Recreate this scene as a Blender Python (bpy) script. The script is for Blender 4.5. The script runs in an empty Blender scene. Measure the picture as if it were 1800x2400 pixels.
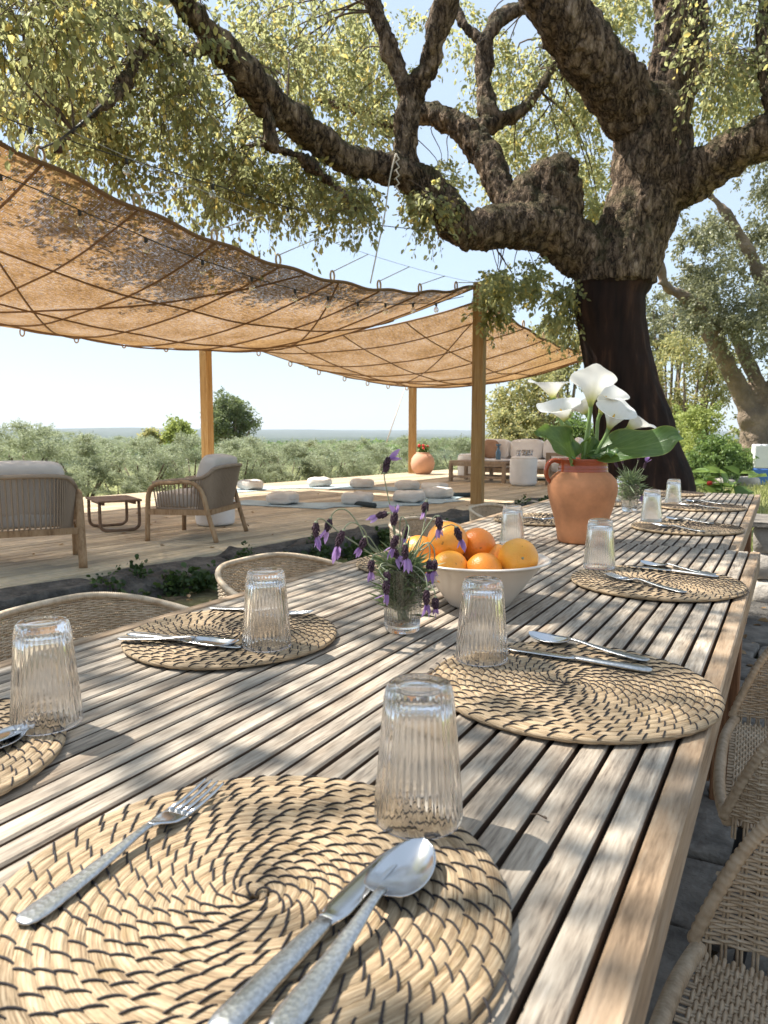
import bpy, bmesh, math, random
import numpy as np
from mathutils import Vector, Matrix, noise

random.seed(7)
rng = np.random.default_rng(7)
PI = math.pi
R = math.radians
scene = bpy.context.scene
COL = scene.collection

# ------------------------------------------------------------------ camera, sky, sun, exposure
CAM_Z = 1.085
PITCH = R(6.137)
YAW = R(28.94)
cam_d = bpy.data.cameras.new('camera')
cam_d.sensor_fit = 'VERTICAL'
cam_d.sensor_height = 36.0
cam_d.lens = 25.95
cam_d.clip_start = 0.02
cam_d.clip_end = 30000
cam_d.dof.use_dof = True
cam_d.dof.focus_distance = 1.45
cam_d.dof.aperture_fstop = 13.0
cam = bpy.data.objects.new('camera', cam_d)
cam.location = (0, 0, CAM_Z)
cam.rotation_euler = (PI / 2 - PITCH, 0, YAW)
COL.objects.link(cam)
scene.camera = cam

SUN_EL = R(56.0)
SUN_AZ = math.atan2(-0.07, -0.55)          # where the sun stands, from +X
sun_dir = Vector((math.cos(SUN_AZ) * math.cos(SUN_EL), math.sin(SUN_AZ) * math.cos(SUN_EL), math.sin(SUN_EL)))
world = bpy.data.worlds.new('World')
scene.world = world
world.use_nodes = True
wn = world.node_tree
wn.nodes.clear()
sky = wn.nodes.new('ShaderNodeTexSky')
sky.sky_type = 'NISHITA'
sky.sun_disc = False
sky.sun_elevation = SUN_EL
sky.sun_rotation = PI / 2 - SUN_AZ
sky.altitude = 100
sky.air_density = 1.0
sky.dust_density = 0.7
sky.ozone_density = 1.0
bg = wn.nodes.new('ShaderNodeBackground')
bg.inputs[1].default_value = 0.15
wo = wn.nodes.new('ShaderNodeOutputWorld')
veil = wn.nodes.new('ShaderNodeMix')            # bright, slightly hazy southern sky
veil.data_type = 'RGBA'
veil.inputs[0].default_value = 0.78
veil.inputs[7].default_value = (2.15, 2.58, 3.08, 1)
wn.links.new(sky.outputs[0], veil.inputs[6])
wn.links.new(veil.outputs[2], bg.inputs[0])
wn.links.new(bg.outputs[0], wo.inputs[0])
sun_d = bpy.data.lights.new('sun', 'SUN')
sun_d.energy = 4.9
sun_d.angle = R(0.53)
sun_d.color = (1.0, 0.955, 0.88)
sun = bpy.data.objects.new('sun', sun_d)
sun.rotation_euler = (-sun_dir).to_track_quat('-Z', 'Y').to_euler()
COL.objects.link(sun)
scene.view_settings.view_transform = 'Standard'
scene.view_settings.look = 'None'
scene.view_settings.gamma = 1.0
scene.view_settings.use_curve_mapping = False
scene.view_settings.exposure = 1.12
scene.cycles.max_bounces = 9
scene.cycles.transparent_max_bounces = 24
scene.cycles.transmission_bounces = 10
scene.cycles.diffuse_bounces = 3
scene.cycles.glossy_bounces = 4
scene.cycles.caustics_reflective = False
scene.cycles.caustics_refractive = True
scene.cycles.sample_clamp_indirect = 4.0
scene.cycles.use_denoising = True

# ------------------------------------------------------------------ helpers
CF = (-math.sin(YAW), math.cos(YAW))       # level direction the camera looks in
CR = (math.cos(YAW), math.sin(YAW))

def at(x, y, d):
    """a point d metres in front of where the photographer stood, given on a 1659-wide sketch of the place"""
    k = 1800 / 1659
    u = (x * k - 900) / 1730
    v = (y * k - 1200) / 1730
    f = math.cos(PITCH) - v * math.sin(PITCH)
    dn = math.sin(PITCH) + v * math.cos(PITCH)
    s = d / f
    return Vector((CR[0] * u * s + CF[0] * d, CR[1] * u * s + CF[1] * d, CAM_Z - dn * s))

DECK_Z = 0.15
DA = Vector((0.1305, 0.9914, 0))           # deck frame: u runs along the deck, w across it, away from the tables
DB = Vector((-0.9914, 0.1305, 0))
D0 = Vector((-3.65, 7.0, 0))
DROT = math.atan2(DA.y, DA.x)

def dk(u, w, z=DECK_Z):
    p = D0 + DA * u + DB * w
    return Vector((p.x, p.y, z))

class MB:
    def __init__(s):
        s.v = []; s.f = []; s.uv = None
    def add(s, vs, fs):
        o = len(s.v)
        s.v.extend([tuple(p) for p in vs])
        s.f.extend([tuple(i + o for i in f) for f in fs])
        return s
    def box(s, x0, x1, y0, y1, z0, z1):
        return s.add([(x0, y0, z0), (x1, y0, z0), (x1, y1, z0), (x0, y1, z0), (x0, y0, z1), (x1, y0, z1), (x1, y1, z1), (x0, y1, z1)],
                     [(3, 2, 1, 0), (4, 5, 6, 7), (0, 1, 5, 4), (1, 2, 6, 5), (2, 3, 7, 6), (3, 0, 4, 7)])
    def tube(s, pts, rad, n=8, cap=True, flat=None):
        pts = [Vector(p) for p in pts]
        m = len(pts)
        if not hasattr(rad, '__len__'):
            rad = [rad] * m
        vs = []
        prev = None
        for i, p in enumerate(pts):
            t = (pts[min(i + 1, m - 1)] - pts[max(i - 1, 0)])
            if t.length < 1e-9:
                t = Vector((0, 0, 1))
            t.normalize()
            if prev is None:
                a = Vector((0, 0, 1)) if abs(t.z) < 0.9 else Vector((1, 0, 0))
                prev = (a - t * a.dot(t)).normalized()
            else:
                prev = prev - t * prev.dot(t)
                prev = prev.normalized() if prev.length > 1e-6 else t.orthogonal().normalized()
            q = t.cross(prev)
            for k in range(n):
                an = 2 * PI * k / n
                c, sn = math.cos(an) * rad[i], math.sin(an) * rad[i]
                if flat:
                    c *= flat[0]; sn *= flat[1]
                vs.append(p + prev * c + q * sn)
        fs = []
        for i in range(m - 1):
            for k in range(n):
                k2 = (k + 1) % n
                fs.append((i * n + k, i * n + k2, (i + 1) * n + k2, (i + 1) * n + k))
        if cap:
            fs.append(tuple(range(n))[::-1])
            fs.append(tuple(range((m - 1) * n, m * n)))
        return s.add(vs, fs)
    def lathe(s, prof, n=32, c=(0, 0, 0), flute=0, amp=0.0, zr=None):
        vs = []; fs = []
        for (r, z) in prof:
            for k in range(n):
                an = 2 * PI * k / n
                rr = r
                if flute and (zr is None or zr[0] <= z <= zr[1]):
                    rr = r + amp * math.cos(flute * an)
                vs.append((c[0] + rr * math.cos(an), c[1] + rr * math.sin(an), c[2] + z))
        m = len(prof)
        for i in range(m - 1):
            for k in range(n):
                k2 = (k + 1) % n
                fs.append((i * n + k, i * n + k2, (i + 1) * n + k2, (i + 1) * n + k))
        return s.add(vs, fs)
    def sup(s, sx, sy, sz, e1=0.4, e2=0.4, nu=20, nv=10, c=(0, 0, 0), jit=0.0, fr=3.0, seed=0):
        """rounded block: a superellipsoid with half sizes sx sy sz"""
        def cp(w, m):
            q = math.cos(w); return math.copysign(abs(q) ** m, q)
        def sp(w, m):
            q = math.sin(w); return math.copysign(abs(q) ** m, q)
        vs = []; fs = []
        for j in range(nv + 1):
            h = -PI / 2 + PI * j / nv
            for i in range(nu):
                w = 2 * PI * i / nu
                p = Vector((sx * cp(h, e1) * cp(w, e2), sy * cp(h, e1) * sp(w, e2), sz * sp(h, e1)))
                if jit:
                    q = noise.noise_vector(p * fr + Vector((seed * 7.3, seed * 1.9, seed)))
                    p += q * jit
                vs.append(p + Vector(c))
        for j in range(nv):
            for i in range(nu):
                i2 = (i + 1) % nu
                fs.append((j * nu + i, j * nu + i2, (j + 1) * nu + i2, (j + 1) * nu + i))
        return s.add(vs, fs)
    def mesh(s, name, mat, smooth=True):
        me = bpy.data.meshes.new(name)
        me.from_pydata(s.v, [], s.f)
        me.update()
        if smooth:
            me.polygons.foreach_set('use_smooth', [True] * len(me.polygons))
        if mat:
            me.materials.append(mat)
        return me
    def build(s, name, mat, parent=None, smooth=True, loc=None, rz=None):
        return put(name, s.mesh(name, mat, smooth), parent, loc, rz)

def put(name, me, parent=None, loc=None, rz=None):
    o = bpy.data.objects.new(name, me)
    COL.objects.link(o)
    if parent:
        o.parent = parent
    if loc is not None:
        o.location = loc
    if rz is not None:
        o.rotation_euler = (0, 0, rz)
    return o

def tag(o, label, cat, group=None, kind=None):
    if label: o['label'] = label
    if cat: o['category'] = cat
    if group: o['group'] = group
    if kind: o['kind'] = kind
    return o

def thing(name, label, cat, loc=(0, 0, 0), rz=0, group=None):
    o = bpy.data.objects.new(name, None)
    o.empty_display_size = 0.05
    COL.objects.link(o)
    o.location = loc
    o.rotation_euler = (0, 0, rz)
    return tag(o, label, cat, group)

def dup(root, loc=None, rz=None, label=None):
    r = root.copy()
    COL.objects.link(r)
    if loc is not None: r.location = loc
    if rz is not None: r.rotation_euler = (0, 0, rz)
    if label: r['label'] = label
    for ch in list(root.children):
        c = ch.copy(); COL.objects.link(c); c.parent = r
        for g in ch.children:
            d = g.copy(); COL.objects.link(d); d.parent = c
    return r

def bevel_box(name, sx, sy, sz, b, mat, seg=1):
    bm = bmesh.new()
    bmesh.ops.create_cube(bm, size=1.0)
    for v in bm.verts:
        v.co = Vector((v.co.x * sx, v.co.y * sy, v.co.z * sz))
    bmesh.ops.bevel(bm, geom=bm.edges[:], offset=b, segments=seg, affect='EDGES', profile=0.5)
    me = bpy.data.meshes.new(name)
    bm.to_mesh(me); bm.free()
    me.materials.append(mat)
    return me

def catmull(pts, n):
    """pts: list of tuples of any length -> resampled"""
    P = [np.array(p, float) for p in pts]
    P = [2 * P[0] - P[1]] + P + [2 * P[-1] - P[-2]]
    out = []
    for i in range(1, len(P) - 2):
        a, b, c, d = P[i - 1], P[i], P[i + 1], P[i + 2]
        for k in range(n):
            t = k / n
            out.append(0.5 * (2 * b + (c - a) * t + (2 * a - 5 * b + 4 * c - d) * t * t + (3 * b - a - 3 * c + d) * t ** 3))
    out.append(P[-2])
    return out

def smooth01(t):
    t = max(0.0, min(1.0, t))
    return t * t * (3 - 2 * t)

# ------------------------------------------------------------------ material helpers
class NT:
    def __init__(s, name):
        s.m = bpy.data.materials.new(name)
        s.m.use_nodes = True
        s.t = s.m.node_tree
        s.t.nodes.clear()
        s.out = s.t.nodes.new('ShaderNodeOutputMaterial')
    def n(s, typ, ins=None, **at_):
        nd = s.t.nodes.new('ShaderNode' + typ)
        for k, v in at_.items():
            setattr(nd, k, v)
        for k, v in (ins or {}).items():
            so = nd.inputs[k]
            if isinstance(v, bpy.types.NodeSocket):
                s.t.links.new(v, so)
            elif isinstance(v, bpy.types.Node):
                s.t.links.new(v.outputs[0], so)
            else:
                so.default_value = v if not (isinstance(v, tuple) and len(v) == 3 and so.type == 'RGBA') else (*v, 1)
        return nd
    def ramp(s, fac, stops):
        nd = s.t.nodes.new('ShaderNodeValToRGB')
        s.t.links.new(fac if isinstance(fac, bpy.types.NodeSocket) else fac.outputs[0], nd.inputs[0])
        e = nd.color_ramp.elements
        while len(e) < len(stops):
            e.new(0.5)
        for i, (p, c) in enumerate(stops):
            e[i].position = p
            e[i].color = (*c, 1) if len(c) == 3 else c
        return nd.outputs[0]
    def mix(s, fac, a, b, mode='MIX'):
        nd = s.t.nodes.new('ShaderNodeMix')
        nd.data_type = 'RGBA'
        nd.blend_type = mode
        for idx, v in ((0, fac), (6, a), (7, b)):
            if isinstance(v, bpy.types.NodeSocket):
                s.t.links.new(v, nd.inputs[idx])
            elif isinstance(v, tuple):
                nd.inputs[idx].default_value = (*v[:3], 1)
            else:
                nd.inputs[idx].default_value = v
        return nd.outputs[2]
    def math(s, op, a, b=None, c=None):
        nd = s.t.nodes.new('ShaderNodeMath')
        nd.operation = op
        for i, v in enumerate((a, b, c)):
            if v is None: continue
            if isinstance(v, bpy.types.NodeSocket): s.t.links.new(v, nd.inputs[i])
            else: nd.inputs[i].default_value = v
        return nd.outputs[0]
    def coord(s, which='Object', scale=(1, 1, 1), rnd=False, rot=(0, 0, 0)):
        tc = s.t.nodes.new('ShaderNodeTexCoord')
        v = tc.outputs[which]
        mp = s.t.nodes.new('ShaderNodeMapping')
        mp.inputs['Scale'].default_value = scale
        mp.inputs['Rotation'].default_value = rot
        s.t.links.new(v, mp.inputs[0])
        v = mp.outputs[0]
        if rnd:
            oi = s.t.nodes.new('ShaderNodeObjectInfo')
            ml = s.n('VectorMath', {0: (57.0, 31.0, 83.0), 'Scale': oi.outputs['Random']}, operation='SCALE')
            v = s.n('VectorMath', {0: v, 1: ml.outputs[0]}, operation='ADD').outputs[0]
        return v
    def noise(s, vec, scale=5.0, detail=4.0, rough=0.55, dist=0.0):
        return s.n('TexNoise', {'Vector': vec, 'Scale': scale, 'Detail': detail, 'Roughness': rough, 'Distortion': dist}).outputs[0]
    def bump(s, h, strength=0.4, dist=0.01):
        return s.n('Bump', {'Height': h, 'Strength': strength, 'Distance': dist}).outputs[0]
    def pbr(s, col, rough=0.6, metal=0.0, normal=None, spec=None, **kw):
        ins = {'Base Color': col, 'Roughness': rough, 'Metallic': metal}
        if normal is not None: ins['Normal'] = normal
        if spec is not None: ins['Specular IOR Level'] = spec
        ins.update(kw)
        b = s.n('BsdfPrincipled', ins)
        s.t.links.new(b.outputs[0], s.out.inputs[0])
        return b
    def surf(s, sock):
        s.t.links.new(sock, s.out.inputs[0])
        return s.m
    def random(s):
        return s.t.nodes.new('ShaderNodeObjectInfo').outputs['Random']

def m_wood(name, dark, mid, light, warm=None, warm_amt=0.35, scale=(60, 2.2, 60), rough=0.75, bump=0.35, warm_lo=0.5, vary=0.34):
    t = NT(name)
    v = t.coord('Object', scale, rnd=True)
    n1 = t.noise(v, 1.0, 6, 0.65, 0.3)
    v2 = t.coord('Object', (scale[0] * 5, scale[1] * 4, scale[2] * 5), rnd=True)
    n2 = t.noise(v2, 1.0, 3, 0.6)
    g = t.math('ADD', t.math('MULTIPLY', n1, 0.6), t.math('MULTIPLY', n2, 0.4))
    c = t.ramp(g, [(0.36, dark), (0.49, mid), (0.63, light)])
    if warm:
        v3 = t.coord('Object', (9, 2.5, 9), rnd=True)
        n3 = t.noise(v3, 1.3, 3, 0.6)
        k = t.ramp(n3, [(warm_lo, (0, 0, 0)), (warm_lo + 0.22, (1, 1, 1))])
        k = t.math('MULTIPLY', k, warm_amt)
        c = t.mix(k, c, warm)
    hv = t.n('HueSaturation', {'Color': c, 'Value': t.math('MULTIPLY_ADD', t.random(), vary, 1 - vary / 2)})
    t.pbr(hv.outputs[0], rough, 0, t.bump(g, bump * 1.6, 0.003), 0.3)
    return t.m

def m_plain(name, col, rough=0.6, metal=0.0, var=0.12, nscale=8.0, bump=0.0, bscale=60.0, bdist=0.003, coord='Object', rnd=True, sheen=0.0, spec=None):
    t = NT(name)
    v = t.coord(coord, (1, 1, 1), rnd=rnd)
    nz = t.noise(v, nscale, 4, 0.6)
    lo = tuple(max(0, x * (1 - var)) for x in col)
    hi = tuple(min(1, x * (1 + var)) for x in col)
    c = t.ramp(nz, [(0.3, lo), (0.7, hi)])
    nrm = t.bump(t.noise(v, bscale, 4, 0.6), bump, bdist) if bump else None
    b = t.pbr(c, rough, metal, nrm, spec)
    if sheen:
        b.inputs['Sheen Weight'].default_value = sheen
    return t.m

def m_leaf(name, dark, light, trans, yellow=None, ymix=0.0, tw=0.45, rough=0.5):
    t = NT(name)
    a = t.n('Attribute', attribute_name='tone').outputs['Fac']
    c = t.ramp(a, [(0.0, dark), (1.0, light)] if not yellow else [(0.0, dark), (0.82, light), (0.97, yellow)])
    tc = t.mix(0.5, c, trans)
    if yellow:
        tc = t.mix(t.ramp(a, [(0.8, (0, 0, 0)), (0.97, (1, 1, 1))]), tc, tuple(min(1, x * 1.3) for x in yellow))
    d = t.n('BsdfPrincipled', {'Base Color': c, 'Roughness': rough, 'Specular IOR Level': 0.4})
    tr = t.n('BsdfTranslucent', {'Color': tc})
    mx = t.n('MixShader', {0: tw, 1: d.outputs[0], 2: tr.outputs[0]})
    return t.surf(mx.outputs[0])

M = {}
M['table'] = m_wood('weathered_teak', (0.125, 0.098, 0.074), (0.305, 0.252, 0.193), (0.45, 0.385, 0.305), (0.33, 0.215, 0.12), 0.55, warm_lo=0.55, scale=(70, 7, 70))
M['table_edge'] = m_wood('warm_teak', (0.16, 0.105, 0.062), (0.30, 0.205, 0.125), (0.40, 0.295, 0.195), (0.36, 0.30, 0.23), 0.7, scale=(60, 6, 60))
M['table_leg'] = m_wood('leg_teak', (0.14, 0.065, 0.03), (0.26, 0.12, 0.055), (0.36, 0.19, 0.09), None, scale=(60, 60, 2.2))
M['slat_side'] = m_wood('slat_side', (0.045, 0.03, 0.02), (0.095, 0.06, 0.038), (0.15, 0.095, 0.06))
M['deck'] = m_wood('deck_pine', (0.32, 0.235, 0.14), (0.52, 0.415, 0.27), (0.64, 0.53, 0.37), (0.34, 0.29, 0.23), 0.5, scale=(2.0, 55, 55), warm_lo=0.45, vary=0.5)
M['post'] = m_wood('post_pine', (0.30, 0.15, 0.05), (0.47, 0.27, 0.10), (0.56, 0.36, 0.16), (0.40, 0.26, 0.13), 0.4, scale=(30, 30, 1.2))
M['teak'] = m_wood('lounge_teak', (0.20, 0.115, 0.055), (0.34, 0.21, 0.11), (0.42, 0.28, 0.16), None, scale=(20, 20, 4))
M['teak_dark'] = m_wood('coffee_table_teak', (0.12, 0.07, 0.04), (0.21, 0.135, 0.085), (0.29, 0.195, 0.125), None, scale=(20, 4, 20))
M['teak_grey'] = m_wood('sofa_teak', (0.22, 0.15, 0.10), (0.34, 0.25, 0.17), (0.42, 0.32, 0.23), None, scale=(14, 14, 5))
M['fabric'] = m_plain('outdoor_fabric', (0.60, 0.53, 0.46), 0.95, var=0.06, bump=0.25, bscale=220, sheen=0.2)
M['white_fabric'] = m_plain('white_fabric', (0.80, 0.77, 0.73), 0.95, var=0.05, bump=0.2, bscale=150, sheen=0.2)
M['brown_fabric'] = m_plain('brown_fabric', (0.36, 0.22, 0.14), 0.95, var=0.12, bump=0.2, bscale=150)
M['cushion'] = m_plain('cushion_cotton', (0.66, 0.615, 0.55), 0.95, var=0.08, bump=0.6, bscale=9, bdist=0.03)
M['mat_blue'] = m_plain('mat_foam', (0.36, 0.45, 0.48), 0.9, var=0.08)
M['mat_dark'] = m_plain('mat_dark', (0.03, 0.045, 0.05), 0.8)
M['rope_grey'] = m_plain('furniture_rope', (0.33, 0.245, 0.17), 0.9, var=0.2, bump=0.3, bscale=300)
M['black_metal'] = m_plain('black_metal', (0.012, 0.012, 0.013), 0.4, 0.0, bump=0.05)
M['black_cord'] = m_plain('black_cord', (0.022, 0.017, 0.017), 0.8, bump=0.3, bscale=900, bdist=0.001)
M['wire'] = m_plain('steel_wire', (0.45, 0.45, 0.45), 0.4, 0.7)
M['twine'] = m_plain('pale_twine', (0.62, 0.55, 0.45), 0.9)
M['cable'] = m_plain('cable_black', (0.03, 0.03, 0.03), 0.6)
M['ceramic'] = m_plain('bowl_ceramic', (0.74, 0.645, 0.54), 0.22, var=0.03)
M['terra'] = m_plain('terracotta', (0.56, 0.235, 0.10), 0.8, var=0.24, nscale=11, bump=0.25, bscale=110, bdist=0.002)
M['terra_pale'] = m_plain('pale_terracotta', (0.60, 0.33, 0.21), 0.8, var=0.1, nscale=3, bump=0.2, bscale=40)
M['glaze'] = m_plain('terracotta_glaze', (0.36, 0.075, 0.025), 0.16, var=0.15, nscale=9)
M['steel'] = m_plain('steel', (0.60, 0.60, 0.60), 0.17, 1.0, var=0.05, nscale=30)
M['red'] = m_plain('red_petal', (0.55, 0.03, 0.03), 0.6, var=0.25, nscale=30)
M['white_paint'] = m_plain('white_limewash', (0.80, 0.79, 0.77), 0.85, var=0.07, nscale=3, bump=0.5, bscale=20, bdist=0.01)
M['blue_paint'] = m_plain('blue_limewash', (0.07, 0.17, 0.47), 0.8, var=0.12, nscale=4, bump=0.4, bscale=20, bdist=0.01)
M['slate'] = m_plain('slate', (0.080, 0.072, 0.062), 0.85, var=0.7, nscale=7, bump=1.0, bscale=22, bdist=0.04)
M['flag'] = m_plain('grey_flagstone', (0.17, 0.15, 0.125), 0.9, var=0.55, nscale=9, bump=0.8, bscale=18, bdist=0.02)
M['pale_stone'] = m_plain('pale_stone', (0.40, 0.36, 0.31), 0.9, var=0.35, nscale=5, bump=0.7, bscale=16, bdist=0.02)
M['maroon'] = m_plain('maroon_cloth', (0.06, 0.014, 0.02), 0.9, var=0.5, nscale=20)
M['purple'] = m_leaf('lavender_bract', (0.33, 0.18, 0.44), (0.56, 0.38, 0.66), (0.6, 0.4, 0.72), tw=0.45)
M['lav_head'] = m_plain('lavender_spike', (0.075, 0.038, 0.052), 0.85, var=0.7, nscale=240, bump=0.6, bscale=300)
M['lav_stem'] = m_plain('lavender_stem', (0.27, 0.29, 0.17), 0.8, var=0.2, nscale=40)
M['lav_leaf'] = m_leaf('lavender_leaf', (0.10, 0.14, 0.06), (0.25, 0.31, 0.17), (0.3, 0.4, 0.15), tw=0.3)
M['calla_stem'] = m_plain('calla_stem', (0.20, 0.30, 0.09), 0.45, var=0.15, nscale=20)
M['spadix'] = m_plain('spadix', (0.72, 0.42, 0.05), 0.7, bump=0.4, bscale=500)
M['dry'] = m_leaf('dry_leaf', (0.20, 0.11, 0.05), (0.42, 0.29, 0.15), (0.5, 0.3, 0.1), tw=0.25)
M['oak_leaf'] = m_leaf('oak_leaf', (0.045, 0.062, 0.024), (0.30, 0.315, 0.145), (0.78, 0.78, 0.36), (0.60, 0.48, 0.15), tw=0.6)
M['oak_far'] = m_leaf('oak_leaf_far', (0.13, 0.14, 0.06), (0.40, 0.39, 0.18), (0.66, 0.64, 0.26), (0.55, 0.45, 0.18), tw=0.48)
M['olive_leaf'] = m_leaf('olive_leaf', (0.15, 0.175, 0.10), (0.44, 0.47, 0.33), (0.48, 0.54, 0.30), tw=0.42)
M['green_leaf'] = m_leaf('bush_leaf', (0.05, 0.09, 0.025), (0.20, 0.30, 0.09), (0.35, 0.48, 0.12), tw=0.4)
M['tree_leaf'] = m_leaf('plain_oak_leaf', (0.06, 0.085, 0.035), (0.21, 0.25, 0.11), (0.34, 0.40, 0.16), tw=0.4)
M['bright_leaf'] = m_leaf('bright_leaf', (0.16, 0.22, 0.05), (0.42, 0.46, 0.15), (0.55, 0.6, 0.18), tw=0.45)
M['silver_leaf'] = m_leaf('holm_leaf', (0.10, 0.11, 0.055), (0.36, 0.36, 0.24), (0.46, 0.46, 0.22), tw=0.4, rough=0.35)
M['ivy_leaf'] = m_leaf('ivy_leaf', (0.02, 0.04, 0.013), (0.075, 0.12, 0.035), (0.12, 0.22, 0.04), tw=0.3)
M['grass'] = m_leaf('grass_blade', (0.13, 0.17, 0.05), (0.38, 0.38, 0.16), (0.45, 0.48, 0.14), tw=0.4)

# glass: clear, thin walled look with refracting flutes
def m_glass(name, keep=0.15, tint=(0.985, 0.99, 0.99), ior=1.46):
    t = NT(name)
    tr = t.n('BsdfTransparent', {'Color': tint})
    gl = t.n('BsdfGlass', {'Color': tint, 'Roughness': 0.0, 'IOR': ior})
    mx = t.n('MixShader', {0: 1 - keep, 1: tr.outputs[0], 2: gl.outputs[0]})
    return t.surf(mx.outputs[0])
M['glass'] = m_glass('clear_glass', 0.08, (1.0, 1.0, 1.0), 1.5)
M['water'] = m_glass('water', 0.7, (0.97, 0.975, 0.96), 1.33)
M['bulb'] = m_glass('bulb_glass', 0.45, (0.97, 0.97, 0.97))

def mk_straw():
    t = NT('rush_straw')
    tc = t.t.nodes.new('ShaderNodeTexCoord')
    sx = t.n('SeparateXYZ', {0: tc.outputs['UV']})
    u, v = sx.outputs[0], sx.outputs[1]
    vv = t.math('ADD', t.math('MULTIPLY', v, 34.0), t.math('MULTIPLY', u, 90.0))
    cmb = t.n('CombineXYZ', {0: t.math('MULTIPLY', u, 24.0), 1: vv, 2: t.math('MULTIPLY', t.random(), 40.0)})
    fib = t.noise(cmb.outputs[0], 1.0, 3, 0.65)
    c2 = t.n('CombineXYZ', {0: t.math('MULTIPLY', u, 45.0), 1: t.math('MULTIPLY', v, 2.0), 2: t.math('MULTIPLY', t.random(), 40.0)})
    bun = t.noise(c2.outputs[0], 1.0, 2, 0.5)
    c = t.ramp(fib, [(0.34, (0.11, 0.06, 0.024)), (0.47, (0.35, 0.235, 0.128)), (0.62, (0.58, 0.445, 0.285))])
    c = t.mix(t.math('MULTIPLY', t.ramp(bun, [(0.35, (0, 0, 0)), (0.7, (1, 1, 1))]), 0.45), c, (0.58, 0.43, 0.26))
    c = t.mix(t.math('MULTIPLY', t.ramp(bun, [(0.28, (1, 1, 1)), (0.42, (0, 0, 0))]), 0.4), c, (0.30, 0.21, 0.09))
    t.pbr(c, 0.62, 0, t.bump(fib, 1.0, 0.0022), 0.4)
    return t.m
M['straw'] = mk_straw()

def mk_hammered():
    t = NT('hammered_steel')
    v = t.coord('Object', (1, 1, 1))
    vo = t.n('TexVoronoi', {'Vector': v, 'Scale': 260.0}).outputs['Distance']
    nz = t.noise(v, 400, 3, 0.6)
    c = t.ramp(nz, [(0.3, (0.34, 0.34, 0.33)), (0.7, (0.58, 0.58, 0.57))])
    t.pbr(c, 0.30, 1.0, t.bump(vo, 0.22, 0.0008))
    return t.m
M['hammered'] = mk_hammered()

def mk_orange():
    t = NT('orange_peel')
    v = t.coord('Object', (1, 1, 1), rnd=True)
    k = t.math('ADD', t.math('MULTIPLY', t.random(), 0.6), t.math('MULTIPLY', t.noise(v, 22, 3, 0.6), 0.4))
    c = t.ramp(k, [(0.2, (0.78, 0.20, 0.015)), (0.55, (0.80, 0.31, 0.03)), (0.85, (0.78, 0.43, 0.06))])
    spots = t.ramp(t.noise(v, 110, 2, 0.6), [(0.69, (0, 0, 0)), (0.74, (1, 1, 1))])
    c = t.mix(t.math('MULTIPLY', spots, 0.6), c, (0.16, 0.07, 0.02))
    h = t.n('TexVoronoi', {'Vector': v, 'Scale': 420.0}).outputs['Distance']
    t.pbr(c, 0.36, 0, t.bump(t.math('ADD', h, t.noise(v, 120, 2)), 0.35, 0.0012), 0.5)
    return t.m
M['orange'] = mk_orange()

def mk_calla():
    t = NT('calla_spathe')
    a = t.n('Attribute', attribute_name='tone').outputs['Fac']
    c = t.ramp(a, [(0.0, (0.32, 0.40, 0.09)), (0.16, (0.62, 0.62, 0.22)), (0.38, (0.82, 0.80, 0.62)), (0.65, (0.86, 0.85, 0.78))])
    d = t.n('BsdfPrincipled', {'Base Color': c, 'Roughness': 0.5})
    tr = t.n('BsdfTranslucent', {'Color': c})
    mx = t.n('MixShader', {0: 0.38, 1: d.outputs[0], 2: tr.outputs[0]})
    return t.surf(mx.outputs[0])
M['calla'] = mk_calla()

def mk_calla_leaf():
    t = NT('calla_leaf')
    tc = t.t.nodes.new('ShaderNodeTexCoord')
    sx = t.n('SeparateXYZ', {0: tc.outputs['UV']})
    u, v = sx.outputs[0], sx.outputs[1]
    av = t.math('ABSOLUTE', t.math('SUBTRACT', v, 0.5))
    ph = t.math('ADD', t.math('MULTIPLY', u, 9.0), t.math('MULTIPLY', av, -7.0))
    ve = t.math('ABSOLUTE', t.math('SUBTRACT', t.math('FRACT', ph), 0.5))
    vein = t.ramp(ve, [(0.0, (1, 1, 1)), (0.06, (0, 0, 0))])
    mid = t.ramp(av, [(0.0, (1, 1, 1)), (0.03, (0, 0, 0))])
    k = t.math('MAXIMUM', vein, mid)
    nz = t.noise(tc.outputs['UV'], 9, 3)
    c = t.ramp(nz, [(0.3, (0.04, 0.095, 0.024)), (0.7, (0.085, 0.165, 0.042))])
    c = t.mix(t.math('MULTIPLY', k, 0.35), c, (0.24, 0.34, 0.12))
    edge = t.ramp(av, [(0.46, (0, 0, 0)), (0.5, (1, 1, 1))])
    c = t.mix(t.math('MULTIPLY', edge, 0.5), c, (0.45, 0.45, 0.12))
    d = t.n('BsdfPrincipled', {'Base Color': c, 'Roughness': 0.38, 'Normal': t.bump(k, 0.3, 0.002)})
    tr = t.n('BsdfTranslucent', {'Color': t.mix(0.5, c, (0.35, 0.5, 0.1))})
    mx = t.n('MixShader', {0: 0.35, 1: d.outputs[0], 2: tr.outputs[0]})
    return t.surf(mx.outputs[0])
M['calla_leaf'] = mk_calla_leaf()

def mk_wicker():
    t = NT('wicker')
    v = t.coord('Object', (1, 1, 1), rnd=True)
    nz = t.noise(v, 70, 3, 0.6)
    n2 = t.noise(v, 9, 2, 0.5)
    c = t.ramp(t.math('ADD', t.math('MULTIPLY', nz, 0.6), t.math('MULTIPLY', n2, 0.4)), [(0.3, (0.34, 0.245, 0.155)), (0.5, (0.54, 0.42, 0.285)), (0.7, (0.68, 0.56, 0.41))])
    t.pbr(c, 0.55, 0, None, 0.4)
    return t.m
M['wicker'] = mk_wicker()

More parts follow.
